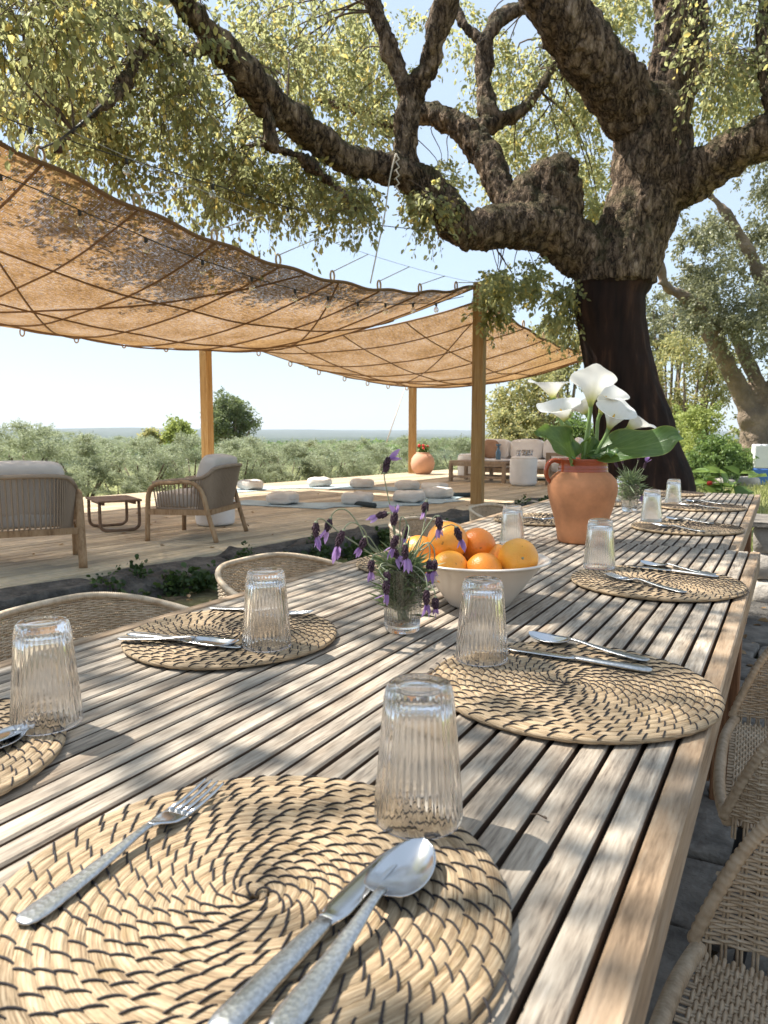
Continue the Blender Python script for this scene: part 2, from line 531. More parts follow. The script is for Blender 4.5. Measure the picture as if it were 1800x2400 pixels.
def mk_burlap():
    t = NT('burlap')
    tc = t.t.nodes.new('ShaderNodeTexCoord')
    sx = t.n('SeparateXYZ', {0: tc.outputs['UV']})
    u, v = sx.outputs[0], sx.outputs[1]
    uv = tc.outputs['UV']
    big = t.noise(uv, 2.2, 4, 0.65)
    fine = t.noise(uv, 38.0, 2, 0.6)
    p = 64.0
    wob = t.math('MULTIPLY', t.math('SUBTRACT', fine, 0.5), 1.5)
    fu = t.math('FRACT', t.math('ADD', t.math('MULTIPLY', u, p), wob))
    fv = t.math('FRACT', t.math('ADD', t.math('MULTIPLY', v, p), wob))
    h = t.math('ADD', t.math('MULTIPLY', big, 0.75), t.math('ADD', t.math('MULTIPLY', fine, 1.5), -0.92))
    hole = t.math('MULTIPLY', t.math('LESS_THAN', fu, h), t.math('LESS_THAN', fv, h))
    vr = t.n('CombineXYZ', {0: t.math('MULTIPLY', u, 10.0), 1: t.math('MULTIPLY', v, 60.0), 2: 0.0})
    thr = t.noise(vr.outputs[0], 1.0, 3, 0.6)
    cr = t.noise(t.n('CombineXYZ', {0: t.math('MULTIPLY', u, 22.0), 1: t.math('MULTIPLY', v, 46.0), 2: 3.0}).outputs[0], 1.0, 3, 0.7)
    c = t.ramp(t.math('ADD', t.math('MULTIPLY', thr, 0.35), t.math('ADD', t.math('MULTIPLY', big, 0.25), t.math('MULTIPLY', cr, 0.4))), [(0.40, (0.15, 0.084, 0.036)), (0.50, (0.31, 0.182, 0.08)), (0.60, (0.49, 0.315, 0.152))])
    d = t.n('BsdfDiffuse', {'Color': c, 'Normal': t.bump(thr, 0.7, 0.006)})
    tr = t.n('BsdfTranslucent', {'Color': c})
    mx = t.n('MixShader', {0: 0.5, 1: d.outputs[0], 2: tr.outputs[0]})
    tp = t.n('BsdfTransparent', {})
    m2 = t.n('MixShader', {0: hole, 1: mx.outputs[0], 2: tp.outputs[0]})
    return t.surf(m2.outputs[0])
M['burlap'] = mk_burlap()
M['jute'] = m_plain('jute_rope', (0.19, 0.10, 0.042), 0.9, var=0.25, nscale=60, bump=0.5, bscale=200)
M['jute_pale'] = m_plain('jute_loop', (0.50, 0.34, 0.18), 0.9, var=0.25, nscale=60, bump=0.5, bscale=200)

def mk_bark():
    t = NT('cork_bark')
    v = t.coord('Object', (1, 1, 0.38))
    wv = t.n('VectorMath', {0: v, 1: t.n('VectorMath', {0: t.n('TexNoise', {'Vector': v, 'Scale': 9.0, 'Detail': 3.0}).outputs['Color'], 1: (0.12, 0.12, 0.12)}, operation='MULTIPLY').outputs[0]}, operation='ADD').outputs[0]
    def ridge(sc, det):
        q = t.noise(wv, sc, det, 0.6)
        return t.math('MULTIPLY', t.math('ABSOLUTE', t.math('SUBTRACT', q, 0.5)), 2.0)
    r1 = ridge(8.0, 4.0)
    r2 = ridge(30.0, 3.0)
    n1 = t.noise(v, 2.2, 5, 0.6)
    n2 = t.noise(v, 60, 4, 0.65)
    h = t.math('ADD', t.math('ADD', t.math('MULTIPLY', t.math('POWER', r1, 0.6), 1.0), t.math('MULTIPLY', t.math('POWER', r2, 0.7), 0.55)), t.math('MULTIPLY', n2, 0.25))
    k1 = t.math('ADD', t.math('MULTIPLY', h, 0.62), t.math('MULTIPLY', n1, 0.25))
    c = t.ramp(k1, [(0.26, (0.014, 0.009, 0.006)), (0.42, (0.125, 0.084, 0.053)), (0.58, (0.29, 0.205, 0.135)), (0.80, (0.52, 0.40, 0.295))])
    g = t.n('NewGeometry')
    nz = t.n('SeparateXYZ', {0: g.outputs['Normal']}).outputs[2]
    moss = t.ramp(t.math('ADD', t.math('MULTIPLY', nz, 0.45), t.noise(v, 5, 4)), [(0.58, (0, 0, 0)), (0.78, (1, 1, 1))])
    c = t.mix(t.math('MULTIPLY', moss, 0.7), c, t.ramp(n2, [(0.3, (0.02, 0.02, 0.008)), (0.7, (0.095, 0.085, 0.032))]))
    z = t.n('SeparateXYZ', {0: tcpos(t)}).outputs[2]
    k = t.ramp(t.math('ADD', t.math('MULTIPLY', t.math('SUBTRACT', z, CUT_Z), 5.0), t.math('ADD', t.math('MULTIPLY', t.noise(v, 3, 3), 0.9), 0.05)), [(0.49, (1, 1, 1)), (0.51, (0, 0, 0))])
    vs = t.coord('Object', (9, 9, 0.9))
    ns = t.noise(vs, 1.0, 5, 0.6)
    cs = t.ramp(ns, [(0.3, (0.010, 0.006, 0.005)), (0.55, (0.028, 0.014, 0.010)), (0.78, (0.10, 0.048, 0.026))])
    c = t.mix(k, c, cs)
    hb = t.mix(k, h, t.math('MULTIPLY', ns, 0.3))
    t.pbr(c, 0.9, 0, t.bump(hb, 1.0, 0.055), 0.2)
    return t.m
def tcpos(t):
    return t.n('NewGeometry').outputs['Position']
CUT_Z = at(1325, 616, 9.0).z
M['bark'] = mk_bark()
M['twig'] = m_plain('twig_bark', (0.11, 0.075, 0.05), 0.9, var=0.4, nscale=10, bump=0.6, bscale=60)
M['bark_far'] = m_plain('far_bark', (0.22, 0.165, 0.115), 0.95, var=0.4, nscale=3, bump=1.0, bscale=9, bdist=0.08)

# ------------------------------------------------------------------ the ground
def ground_h(x, y):
    p = Vector((x, y, 0)) - D0
    u, w = p.dot(DA), p.dot(DB)
    beyond = max(0.0, w - 5.4)
    ahead = max(0.0, u - 14.0)
    d = max(beyond, ahead * 0.55 if w > 1.0 else 0.0)
    z = -0.55 * smooth01(d / 2.0) - 0.055 * d
    if d > 60: z += 0.055 * (d - 60) - 0.02 * (d - 60)
    if d > 900: z += 0.02 * (d - 900)
    z += 0.05 * noise.noise(Vector((x * 0.35, y * 0.35, 3))) * min(1, math.hypot(x, y) / 6)
    if abs(w - 2.4) < 3.2 and -12 < u < 10: z = min(z, 0.0)
    z += 9.0 * noise.noise(Vector((x * 0.0012, y * 0.0012, 8))) * smooth01((d - 700) / 1500)
    if d > 2600: z += 62 * smooth01((d - 2600) / 2500) * (0.75 + 0.45 * noise.noise(Vector((x * 0.0009, y * 0.0009, 1))) + 0.2 * noise.noise(Vector((x * 0.004, y * 0.004, 4))))
    return z
def axis_vals():
    a = [0.0]
    st = 0.3
    while a[-1] < 8500:
        a.append(a[-1] + st)
        if a[-1] > 12: st *= 1.10
    a = np.array(a)
    return np.concatenate([-a[:0:-1], a])
gx = axis_vals() - 2.0
gy = axis_vals() + 3.0
mb = MB()
nx, ny = len(gx), len(gy)
gv = [(x, y, ground_h(x, y)) for y in gy for x in gx]
gf = [(j * nx + i, j * nx + i + 1, (j + 1) * nx + i + 1, (j + 1) * nx + i) for j in range(ny - 1) for i in range(nx - 1)]
mb.add(gv, gf)
def mk_ground():
    t = NT('ground')
    pos = tcpos(t)
    n1 = t.noise(pos, 0.9, 6, 0.65)
    n2 = t.noise(pos, 14, 5, 0.7)
    n3 = t.noise(pos, 0.012, 5, 0.6)
    soil = t.ramp(n2, [(0.3, (0.05, 0.038, 0.025)), (0.6, (0.13, 0.10, 0.07)), (0.8, (0.24, 0.19, 0.12))])
    grass = t.ramp(t.math('ADD', t.math('MULTIPLY', n2, 0.7), t.math('MULTIPLY', n1, 0.3)), [(0.3, (0.10, 0.12, 0.04)), (0.55, (0.27, 0.27, 0.11)), (0.75, (0.42, 0.40, 0.20))])
    sx = t.n('SeparateXYZ', {0: pos})
    near = t.math('ADD', t.math('MULTIPLY', sx.outputs[1], 0.16), t.math('MULTIPLY', n1, 1.6))
    k = t.ramp(t.math('MULTIPLY', near, 0.5), [(0.62, (0, 0, 0)), (0.82, (1, 1, 1))])
    c = t.mix(k, soil, grass)
    dist = t.n('VectorMath', {0: pos}, operation='LENGTH').outputs['Value']
    far = t.ramp(n3, [(0.35, (0.03, 0.045, 0.022)), (0.55, (0.05, 0.065, 0.033)), (0.7, (0.10, 0.105, 0.055))])
    c = t.mix(t.n('MapRange', {0: dist, 1: 60.0, 2: 160.0}).outputs[0], c, far)
    t.pbr(c, 0.95, 0, t.bump(n2, 0.7, 0.03), 0.1)
    return t.m
M['ground'] = mk_ground()
tag(mb.build('ground', M['ground']), None, None, kind='structure')

# ------------------------------------------------------------------ leaf tools
def leaf_mesh(name, P, D, U, L, ratio, mat, tone=None, fold=0.18, droop=0.12):
    n = len(P)
    D = D / (np.linalg.norm(D, axis=1, keepdims=True) + 1e-9)
    S = np.cross(D, U); S /= (np.linalg.norm(S, axis=1, keepdims=True) + 1e-9)
    N = np.cross(S, D)
    L = L[:, None]; W = L * ratio
    dz = np.array([0, 0, -1.0])
    vs = np.empty((n, 6, 3))
    vs[:, 0] = P
    vs[:, 1] = P + .32 * L * D + .50 * W * S + fold * W * N
    vs[:, 2] = P + .70 * L * D + .42 * W * S + fold * W * N + dz * droop * L * .4
    vs[:, 3] = P + L * D + dz * droop * L
    vs[:, 4] = P + .70 * L * D - .42 * W * S + fold * W * N + dz * droop * L * .4
    vs[:, 5] = P + .32 * L * D - .50 * W * S + fold * W * N
    base = (np.arange(n) * 6)[:, None]
    q = np.concatenate([base + np.array([0, 1, 2, 3]), base + np.array([0, 3, 4, 5])], axis=1).reshape(-1)
    me = bpy.data.meshes.new(name)
    me.vertices.add(n * 6)
    me.vertices.foreach_set('co', vs.reshape(-1).astype(np.float32))
    me.loops.add(len(q)); me.loops.foreach_set('vertex_index', q.astype(np.int32))
    me.polygons.add(n * 2); me.polygons.foreach_set('loop_start', (np.arange(n * 2) * 4).astype(np.int32))
    me.update(calc_edges=True)
    if tone is None:
        tone = rng.random(n)
    at_ = me.attributes.new('tone', 'FLOAT', 'POINT')
    at_.data.foreach_set('value', np.repeat(tone, 6).astype(np.float32))
    me.materials.append(mat)
    return me

def unit(n):
    v = rng.normal(size=(n, 3))
    return v / np.linalg.norm(v, axis=1, keepdims=True)

def spray(c, r, ntw, per, droop=0.35, zb=-0.25, size=0.045, szvar=0.35, squash=0.8, hang=0.5, twmb=None, twr=0.004):
    """leaves along a burst of twigs round c -> P, D, U, L"""
    d = unit(ntw); d[:, 2] = d[:, 2] * squash + zb
    d /= np.linalg.norm(d, axis=1, keepdims=True)
    ln = r * rng.uniform(.55, 1.15, ntw)
    st = np.array(c)[None] + unit(ntw) * r * .25
    t = rng.uniform(.1, 1.0, (ntw, per)) ** 0.8
    P = st[:, None] + d[:, None] * (ln[:, None] * t)[..., None]
    P[..., 2] -= droop * ln[:, None] * t ** 2
    P = P.reshape(-1, 3) + rng.normal(size=(ntw * per, 3)) * size * .45
    D = np.repeat(d, per, axis=0) * .5 + unit(ntw * per) * .8 + np.array([0, 0, -hang])
    L = size * rng.uniform(1 - szvar, 1 + szvar, ntw * per)
    if twmb is not None:
        for i in range(ntw):
            pts = []
            for k in range(4):
                tt = k / 3
                p = st[i] + d[i] * ln[i] * tt
                p[2] -= droop * ln[i] * tt * tt
                pts.append(p)
            twmb.tube(pts, [twr, twr * .8, twr * .6, twr * .3], 3, False)
    return P, D, unit(ntw * per), L

def cat(parts):
    return [np.concatenate([p[i] for p in parts]) for i in range(4)]

# ------------------------------------------------------------------ woody skeletons
def limb_tube(mb, nodes, sub=5, n=14, lump=0.10, seed=0):
    pts = catmull(nodes, sub)
    path = [Vector(p[:3]) for p in pts]
    rad = [max(0.004, p[3]) * (1 + lump * noise.noise(Vector((i * .35, seed * 3.1, 0)))) for i, p in enumerate(pts)]
    mb.tube(path, rad, n)
    for k in (0, -1):
        mb.sup(rad[k], rad[k], rad[k], 1, 1, 12, 8, path[k])

def px_nodes(lst):
    out = []
    for x, y, d, r in lst:
        p = at(x, y, d)
        out.append((p.x, p.y, p.z, r * 1800 / 1659 / 1730 * d))
    return out

def wood_mesh(name, mbx, voxel, mat, disp=None):
    me = mbx.mesh(name + '_raw', None, False)
    o = bpy.data.objects.new(name + '_raw', me)
    COL.objects.link(o)
    md = o.modifiers.new('r', 'REMESH')
    md.mode = 'VOXEL'; md.voxel_size = voxel; md.use_smooth_shade = True
    dg = bpy.context.evaluated_depsgraph_get()
    me2 = bpy.data.meshes.new_from_object(o.evaluated_get(dg))
    bpy.data.objects.remove(o); bpy.data.meshes.remove(me)
    me2.name = name
    if disp:
        nv = len(me2.vertices)
        co = np.empty(nv * 3, np.float32); me2.vertices.foreach_get('co', co)
        no = np.empty(nv * 3, np.float32); me2.vertices.foreach_get('normal', no)
        co = co.reshape(-1, 3); no = no.reshape(-1, 3)
        # smooth a bit, then roughen
        k = np.array([disp(Vector(c.tolist())) for c in co], np.float32)
        co = co + no * k[:, None]
        me2.vertices.foreach_set('co', co.reshape(-1)); me2.update()
    me2.materials.clear(); me2.materials.append(mat)
    me2.polygons.foreach_set('use_smooth', [True] * len(me2.polygons))
    return me2

# ------------------------------------------------------------------ the great cork oak over the tables
def bark_disp(c):
    q = Vector((c.x * 1.0, c.y * 1.0, c.z * 0.55))
    f = 0.020 * noise.fractal(q * 4.5, 0.9, 2.1, 4) + 0.07 * (abs(noise.noise(Vector((q.x, q.y, q.z * .8)) * 6.5 + noise.noise_vector(q * 4) * .35)) - .25) + 0.03 * abs(noise.noise(q * 22)) + 0.02 * noise.noise(q * 1.6)
    cut = CUT_Z + 0.05 * noise.noise(Vector((c.x * 4, c.y * 4, 2)))
    trunk = math.hypot(c.x + 1.95, c.y - 9.2) < 1.1
    if c.z < cut and trunk:
        f = f * 0.18 - 0.012
    else:
        f += 0.012
    return f

OAK_LIMBS = {
    'trunk': [(1410, 1290, 9.0, 160), (1404, 1160, 9.0, 128), (1393, 1040, 9.0, 108), (1370, 930, 9.0, 94), (1342, 820, 9.0, 84), (1324, 720, 9.0, 80), (1317, 640, 9.0, 86), (1338, 570, 9.0, 88), (1372, 490, 9.0, 80), (1400, 410, 9.0, 82), (1408, 330, 9.0, 86), (1402, 265, 9.0, 80)],
    'upleft': [(1398, 290, 9.0, 70), (1340, 205, 8.8, 72), (1268, 110, 8.6, 68), (1195, 0, 8.4, 64), (1130, -120, 8.2, 56), (1060, -300, 7.8, 42)],
    'upright': [(1405, 290, 9.0, 66), (1448, 190, 9.0, 66), (1468, 80, 8.9, 64), (1468, -40, 8.8, 58), (1440, -200, 8.6, 50), (1380, -420, 8.2, 40)],
    'right': [(1395, 420, 9.0, 70), (1470, 395, 8.8, 62), (1560, 345, 8.5, 52), (1660, 290, 8.2, 46), (1790, 215, 7.8, 40), (1960, 120, 7.2, 34), (2150, -40, 6.6, 22)],
    'right_up': [(1690, 275, 8.1, 30), (1672, 180, 8.2, 24), (1660, 90, 8.3, 22), (1668, -60, 8.4, 16)],
    'left': [(1320, 590, 9.0, 66), (1250, 540, 9.0, 66), (1180, 492, 8.9, 66), (1090, 490, 8.7, 52), (1010, 498, 8.55, 46), (965, 455, 8.4, 44), (915, 395, 8.3, 40), (840, 365, 8.1, 36), (760, 348, 7.9, 35), (690, 305, 7.6, 35), (620, 248, 7.3, 35), (560, 196, 7.0, 37), (510, 138, 6.8, 32), (468, 92, 6.6, 30), (425, 45, 6.4, 26), (385, -20, 6.2, 26), (345, -140, 5.7, 20), (290, -300, 5.2, 14)],
    'knob': [(1212, 490, 9.0, 56), (1204, 435, 9.0, 66), (1196, 392, 9.0, 66), (1212, 368, 9.0, 40)],
    'knob_side': [(1165, 470, 8.9, 55), (1130, 425, 8.9, 38), (1150, 400, 9.0, 36), (1185, 388, 9.0, 36)],
    'inner': [(1125, 470, 8.9, 34), (1088, 420, 9.1, 31), (1060, 352, 9.3, 32), (1022, 300, 9.5, 34), (965, 258, 9.7, 28), (905, 245, 9.9, 20), (845, 275, 10.1, 18), (770, 235, 10.4, 13), (690, 215, 10.8, 9)],
    'inner_up': [(1010, 285, 9.5, 24), (1060, 268, 9.6, 22), (1050, 225, 9.7, 20), (1042, 150, 9.8, 18), (1050, 88, 9.8, 16), (1085, 38, 9.9, 15), (1150, 5, 10.0, 13), (1230, -60, 10.2, 10)],
    'inner_off': [(1045, 92, 9.8, 12), (1005, 55, 9.9, 9), (980, 10, 10.0, 8), (950, -70, 10.1, 6)],
    'inner_right': [(1070, 262, 9.6, 18), (1130, 235, 9.8, 12), (1180, 170, 10.0, 9), (1215, 80, 10.2, 7)],
    'fork': [(880, 390, 8.2, 32), (876, 310, 8.2, 29), (880, 245, 8.2, 27), (893, 200, 8.2, 26), (925, 145, 8.1, 23), (942, 80, 8.0, 23), (962, 0, 7.9, 24), (985, -130, 7.7, 20), (1010, -320, 7.4, 14)],
    'fork_left': [(886, 215, 8.2, 22), (858, 150, 8.2, 19), (835, 80, 8.2, 18), (800, -10, 8.2, 19), (760, -140, 8.1, 15), (700, -330, 8.0, 10)],
    'left_low': [(560, 200, 7.0, 14), (585, 265, 7.0, 10), (595, 318, 7.0, 9), (650, 340, 7.1, 6), (720, 400, 7.2, 4), (770, 455, 7.3, 2.5)],
    'left_side': [(470, 95, 6.6, 18), (420, 108, 6.5, 14), (375, 110, 6.4, 15), (340, 90, 6.2, 10), (250, 40, 5.8, 8), (150, 60, 5.3, 6)],
    'left_down': [(300, 110, 6.0, 8), (262, 190, 5.6, 10), (235, 215, 5.4, 9), (180, 265, 5.0, 6), (120, 330, 4.7, 4)],
    'over_a': [(385, -20, 6.2, 20), (200, -260, 5.2, 20), (-60, -560, 4.2, 18), (-500, -1000, 3.3, 12)],
    'over_b': [(290, -300, 5.2, 14), (500, -700, 4.4, 14), (620, -1300, 3.4, 11), (600, -2400, 2.3, 8)],
}
oak = thing('cork_oak', 'huge cork oak with dark stripped trunk spreading its limbs over the dining tables', 'tree', (-1.95, 9.2, 0))
oak_inv = Matrix.Translation(-Vector((-1.95, 9.2, 0)))
wmb = MB()
oak_nodes = []
for i, (nm, lst) in enumerate(OAK_LIMBS.items()):
    nd = px_nodes([(a, b, c, r * (.90 if nm == 'trunk' else .80)) for a, b, c, r in lst])
    limb_tube(wmb, nd, 5, 14, 0.09, i)
    if nm != 'trunk':
        oak_nodes += [Vector(p[:3]) for p in catmull(nd, 3)]
me = wood_mesh('trunk', wmb, 0.026, M['bark'], bark_disp)
me.transform(oak_inv)
put('trunk', me, oak)
# foliage: (x0, x1, y0, y1, d0, d1, clusters, radius)
FOL = [
    (-60, 230, -60, 110, 4.2, 5.4, 9, .46), (-60, 160, 110, 220, 5.4, 6.4, 8, .40), (150, 440, -60, 120, 5.6, 7.0, 11, .55),
    (170, 420, 120, 300, 6.2, 7.4, 12, .48), (60, 330, 220, 330, 6.6, 7.6, 8, .40), (330, 520, 150, 400, 6.8, 7.8, 10, .45),
    (420, 700, -40, 160, 7.5, 10.5, 12, .55), (520, 800, 120, 330, 8.5, 10.5, 9, .55),
    (420, 620, 330, 420, 7.4, 8.4, 7, .36), (560, 800, 370, 450, 7.2, 8.2, 9, .34), (760, 960, 400, 450, 7.8, 8.6, 6, .30),
    (700, 1010, -40, 90, 9.5, 11.5, 6, .6), (980, 1060, 60, 240, 10.0, 12, 3, .5), (1050, 1330, 60, 250, 10.0, 12.5, 13, .6),
    (1060, 1320, 250, 400, 10.5, 13.0, 13, .55), (940, 1010, 330, 430, 10.0, 11.5, 2, .4),
    (1180, 1420, -60, 60, 9.5, 11.0, 7, .6), (1500, 1700, -60, 140, 8.0, 9.5, 11, .55), (1490, 1680, 120, 260, 9.0, 11, 9, .5),
    (1050, 1130, 560, 640, 8.4, 9.3, 3, .30), (1120, 1235, 575, 690, 8.6, 9.8, 5, .34), (1045, 1090, 590, 690, 8.9, 9.4, 2, .22),
    (1270, 1310, 430, 470, 10.5, 12, 2, .4), (760, 860, 90, 330, 9.5, 11.0, 5, .5),
]
twmb = MB()
parts = []
anchors = []
for (x0, x1, y0, y1, d0, d1, n, r) in FOL:
    for k in range(round(n * (1.1 if x1 < 530 else 1.3))):
        d = random.uniform(d0, d1)
        anchors.append((at(random.uniform(x0, x1), random.uniform(y0, y1), d), r * random.uniform(.8, 1.3), 17, 17 if d < 8.5 else 24, d))
def in_frame(p, r):
    q = p - Vector((0, 0, CAM_Z))
    rr = q.x * CR[0] + q.y * CR[1]; ff = q.x * CF[0] + q.y * CF[1]
    zc = ff * math.cos(PITCH) - q.z * math.sin(PITCH); dn = -q.z * math.cos(PITCH) - ff * math.sin(PITCH)
    if zc < 0.3: return False
    u, v = rr / zc, dn / zc
    return abs(u) < .52 + r / zc * 1.2 and abs(v) < .694 + r / zc * 1.6
cnt = 0
while cnt < 59:                               # boughs overhead and to the left, which dapple the tables
    z_ = random.uniform(3.9, 6.4)
    p = Vector((-.5 - .675 * (z_ - .75) + random.uniform(-1.2, 1.1), random.uniform(-.8, 5.6), z_))
    if in_frame(p, .8): continue
    anchors.append((p, random.uniform(.6, .95), 18, 16, 9.0))
    cnt += 1
for (p, r, ntw, per, d) in anchors:
    sz = 0.047 if d < 8 else 0.048
    parts.append(spray(p, r, ntw, per, droop=0.55, zb=-.2, size=sz, szvar=.6, twmb=twmb if d < 8.3 else None, twr=.0035))
    # a twig from the nearest limb
    j = min(range(len(oak_nodes)), key=lambda i: (oak_nodes[i] - p).length_squared)
    a = oak_nodes[j]
    m1 = a.lerp(p, .35) + Vector((random.uniform(-.2, .2), random.uniform(-.2, .2), .18)) * min(1, (p - a).length)
    m2 = a.lerp(p, .72) + Vector((random.uniform(-.15, .15), random.uniform(-.15, .15), .12)) * min(1, (p - a).length)
    r0 = 0.005 + 0.005 * min(2.5, (p - a).length)
    pts = catmull([(*a, r0), (*m1, r0 * .8), (*m2, r0 * .55), (*p, r0 * .25)], 4)
    twmb.tube([q[:3] for q in pts], [q[3] for q in pts], 5, False)
P, D, U, L = cat(parts)
me = leaf_mesh('crown', P, D, U, L, .56, M['oak_leaf']); me.transform(oak_inv)
put('crown', me, oak)['kind'] = 'stuff'
me = twmb.mesh('twigs', M['twig']); me.transform(oak_inv)
put('twigs', me, oak)['kind'] = 'stuff'

# ------------------------------------------------------------------ other trees and bushes
def plant_tree(name, label, cat_, base, clusters, leafmat, size, ntw, per, limbs=None, group=None, ratio=.5, voxel=.06, barkmat='bark_far', trunk_r=.12, hang=.3):
    t = thing(name, label, cat_, base, 0, group)
    inv = Matrix.Translation(-Vector(base))
    wm = MB()
    if limbs:
        for i, l in enumerate(limbs):
            limb_tube(wm, l, 5, 10, .15, i)
        me = wood_mesh('trunk', wm, voxel, M[barkmat], lambda c: .05 * noise.fractal(c * 2.2, .9, 2.1, 4))
    else:
        cx = sum((c[0] for c in clusters), Vector()) / len(clusters)
        for c, r in clusters:
            wm.tube([base, Vector(base).lerp(c, .45) + Vector((0, 0, .1)), c], [trunk_r, trunk_r * .6, trunk_r * .2], 7)
        me = wm.mesh('trunk', M[barkmat])
    me.transform(inv)
    put('trunk', me, t)
    ps = [spray(c, r, ntw, per, droop=.25, zb=.05, size=size, hang=hang) for c, r in clusters]
    P, D, U, L = cat(ps)
    me = leaf_mesh('crown', P, D, U, L, ratio, M[leafmat]); me.transform(inv)
    put('crown', me, t)['kind'] = 'stuff'
    return t

def blob(c, rx, ry, rz, n, r):
    out = []
    for i in range(n):
        d = unit(1)[0] * rng.uniform(.35, 1) ** .6
        out.append((Vector((c[0] + d[0] * rx, c[1] + d[1] * ry, c[2] + d[2] * rz)), r * random.uniform(.75, 1.25)))
    return out

# second cork oak, farther off on the right
B2 = at(1640, 1078, 17.0); B2.z = 0.05
limbs = [px_nodes(l) for l in (
    [(1640, 1150, 17, 60), (1636, 1030, 17, 48), (1632, 960, 17, 46), (1628, 905, 17, 48)],
    [(1625, 900, 17, 34), (1598, 845, 17, 28), (1560, 770, 16.8, 26), (1530, 705, 16.6, 30), (1490, 650, 16.4, 22), (1440, 620, 16.2, 17), (1425, 570, 16, 14), (1412, 500, 16, 10)],
    [(1632, 905, 17, 30), (1640, 850, 17, 22), (1612, 770, 17.2, 22), (1580, 715, 17.3, 16), (1545, 690, 17.3, 12)],
    [(1640, 890, 17, 30), (1680, 820, 17, 26), (1690, 700, 17.2, 22), (1640, 590, 17.4, 18), (1605, 520, 17.4, 16), (1560, 450, 17.4, 14), (1530, 415, 17.4, 11), (1490, 340, 17.4, 8)],
    [(1490, 650, 16.4, 10), (1450, 625, 16.2, 12), (1425, 612, 16, 9)])]
limbs = [[(a_, b_, c_, r_ * .68) for a_, b_, c_, r_ in l] for l in limbs]
cl = []
for (x0, x1, y0, y1, n, r) in ((1430, 1560, 400, 560, 6, .55), (1520, 1700, 560, 680, 12, .75), (1560, 1720, 660, 780, 9, .75), (1620, 1740, 380, 560, 8, .6), (1460, 1560, 590, 700, 7, .55), (1590, 1720, 240, 400, 6, .7), (1640, 1800, 780, 860, 4, .7)):
    for k in range(n):
        cl.append((at(random.uniform(x0, x1), random.uniform(y0, y1), random.uniform(15.5, 18.5)), r * random.uniform(.8, 1.2)))
plant_tree('background_oak', 'grey-leaved old oak with a leaning limb behind the white and blue pillar', 'tree', B2, cl, 'silver_leaf', .075, 26, 24, limbs, voxel=.06)

# trees standing behind the sofa and the great trunk
def px_blob(x, y, d, rpx, n, r, sy=1.0):
    c = at(x, y, d); q = rpx * 1800 / 1659 / 1730 * d
    return blob(c, q, q, q * sy, n, r)
BG = [
    ('leafy_oak', 'pale yellow-green oak behind the sofa, next to the thick trunk', 1165, 885, 22, 90, 16, .8, 'oak_far', .10),
    ('leafy_oak', 'olive-green oak peeping over the far tip of the canopy', 1215, 760, 24, 60, 9, .8, 'oak_far', .11),
    ('leafy_oak', 'sunlit yellow-green tree seen just right of the thick trunk', 1480, 810, 25, 95, 16, .9, 'oak_far', .11),
    ('leafy_oak', 'dark olive tree filling the gap left of the leaning limb', 1440, 700, 27, 60, 9, .9, 'silver_leaf', .11),
    ('leafy_shrub', 'bright sunlit shrub under the leaning limb of the farther oak', 1540, 935, 20, 62, 12, .6, 'bright_leaf', .08),
    ('leafy_shrub', 'bright shrub at the back just right of the thick trunk', 1465, 950, 22, 55, 9, .7, 'bright_leaf', .09),
    ('leafy_shrub', 'dark green shrub with glossy leaves in front of the farther oak', 1535, 1000, 15, 46, 11, .36, 'green_leaf', .06),
    ('leafy_shrub', 'low green shrub beside the white and blue pillar', 1600, 1010, 16, 34, 8, .32, 'green_leaf', .06),
    ('leafy_shrub', 'yellowish shrub behind the end of the sofa near the jug', 1085, 935, 19, 46, 8, .5, 'oak_far', .08),
    ('leafy_shrub', 'pale green bush half hidden by the calla leaves', 1225, 955, 18, 45, 8, .5, 'green_leaf', .08),
    ('leafy_oak', 'tall pale oak at the right margin behind the farther oak', 1680, 930, 26, 90, 12, 1.0, 'oak_far', .12),
]
for (nm, lb, x, y, d, rp, n, r, lm, sz) in BG:
    b = at(x, 1085, d); b.z = ground_h(b.x, b.y)
    plant_tree(nm, lb, 'tree' if 'oak' in nm else 'shrub', b, px_blob(x, y, d, rp, n, r), lm, sz, 26, 22, trunk_r=.10 if 'oak' in nm else .03)

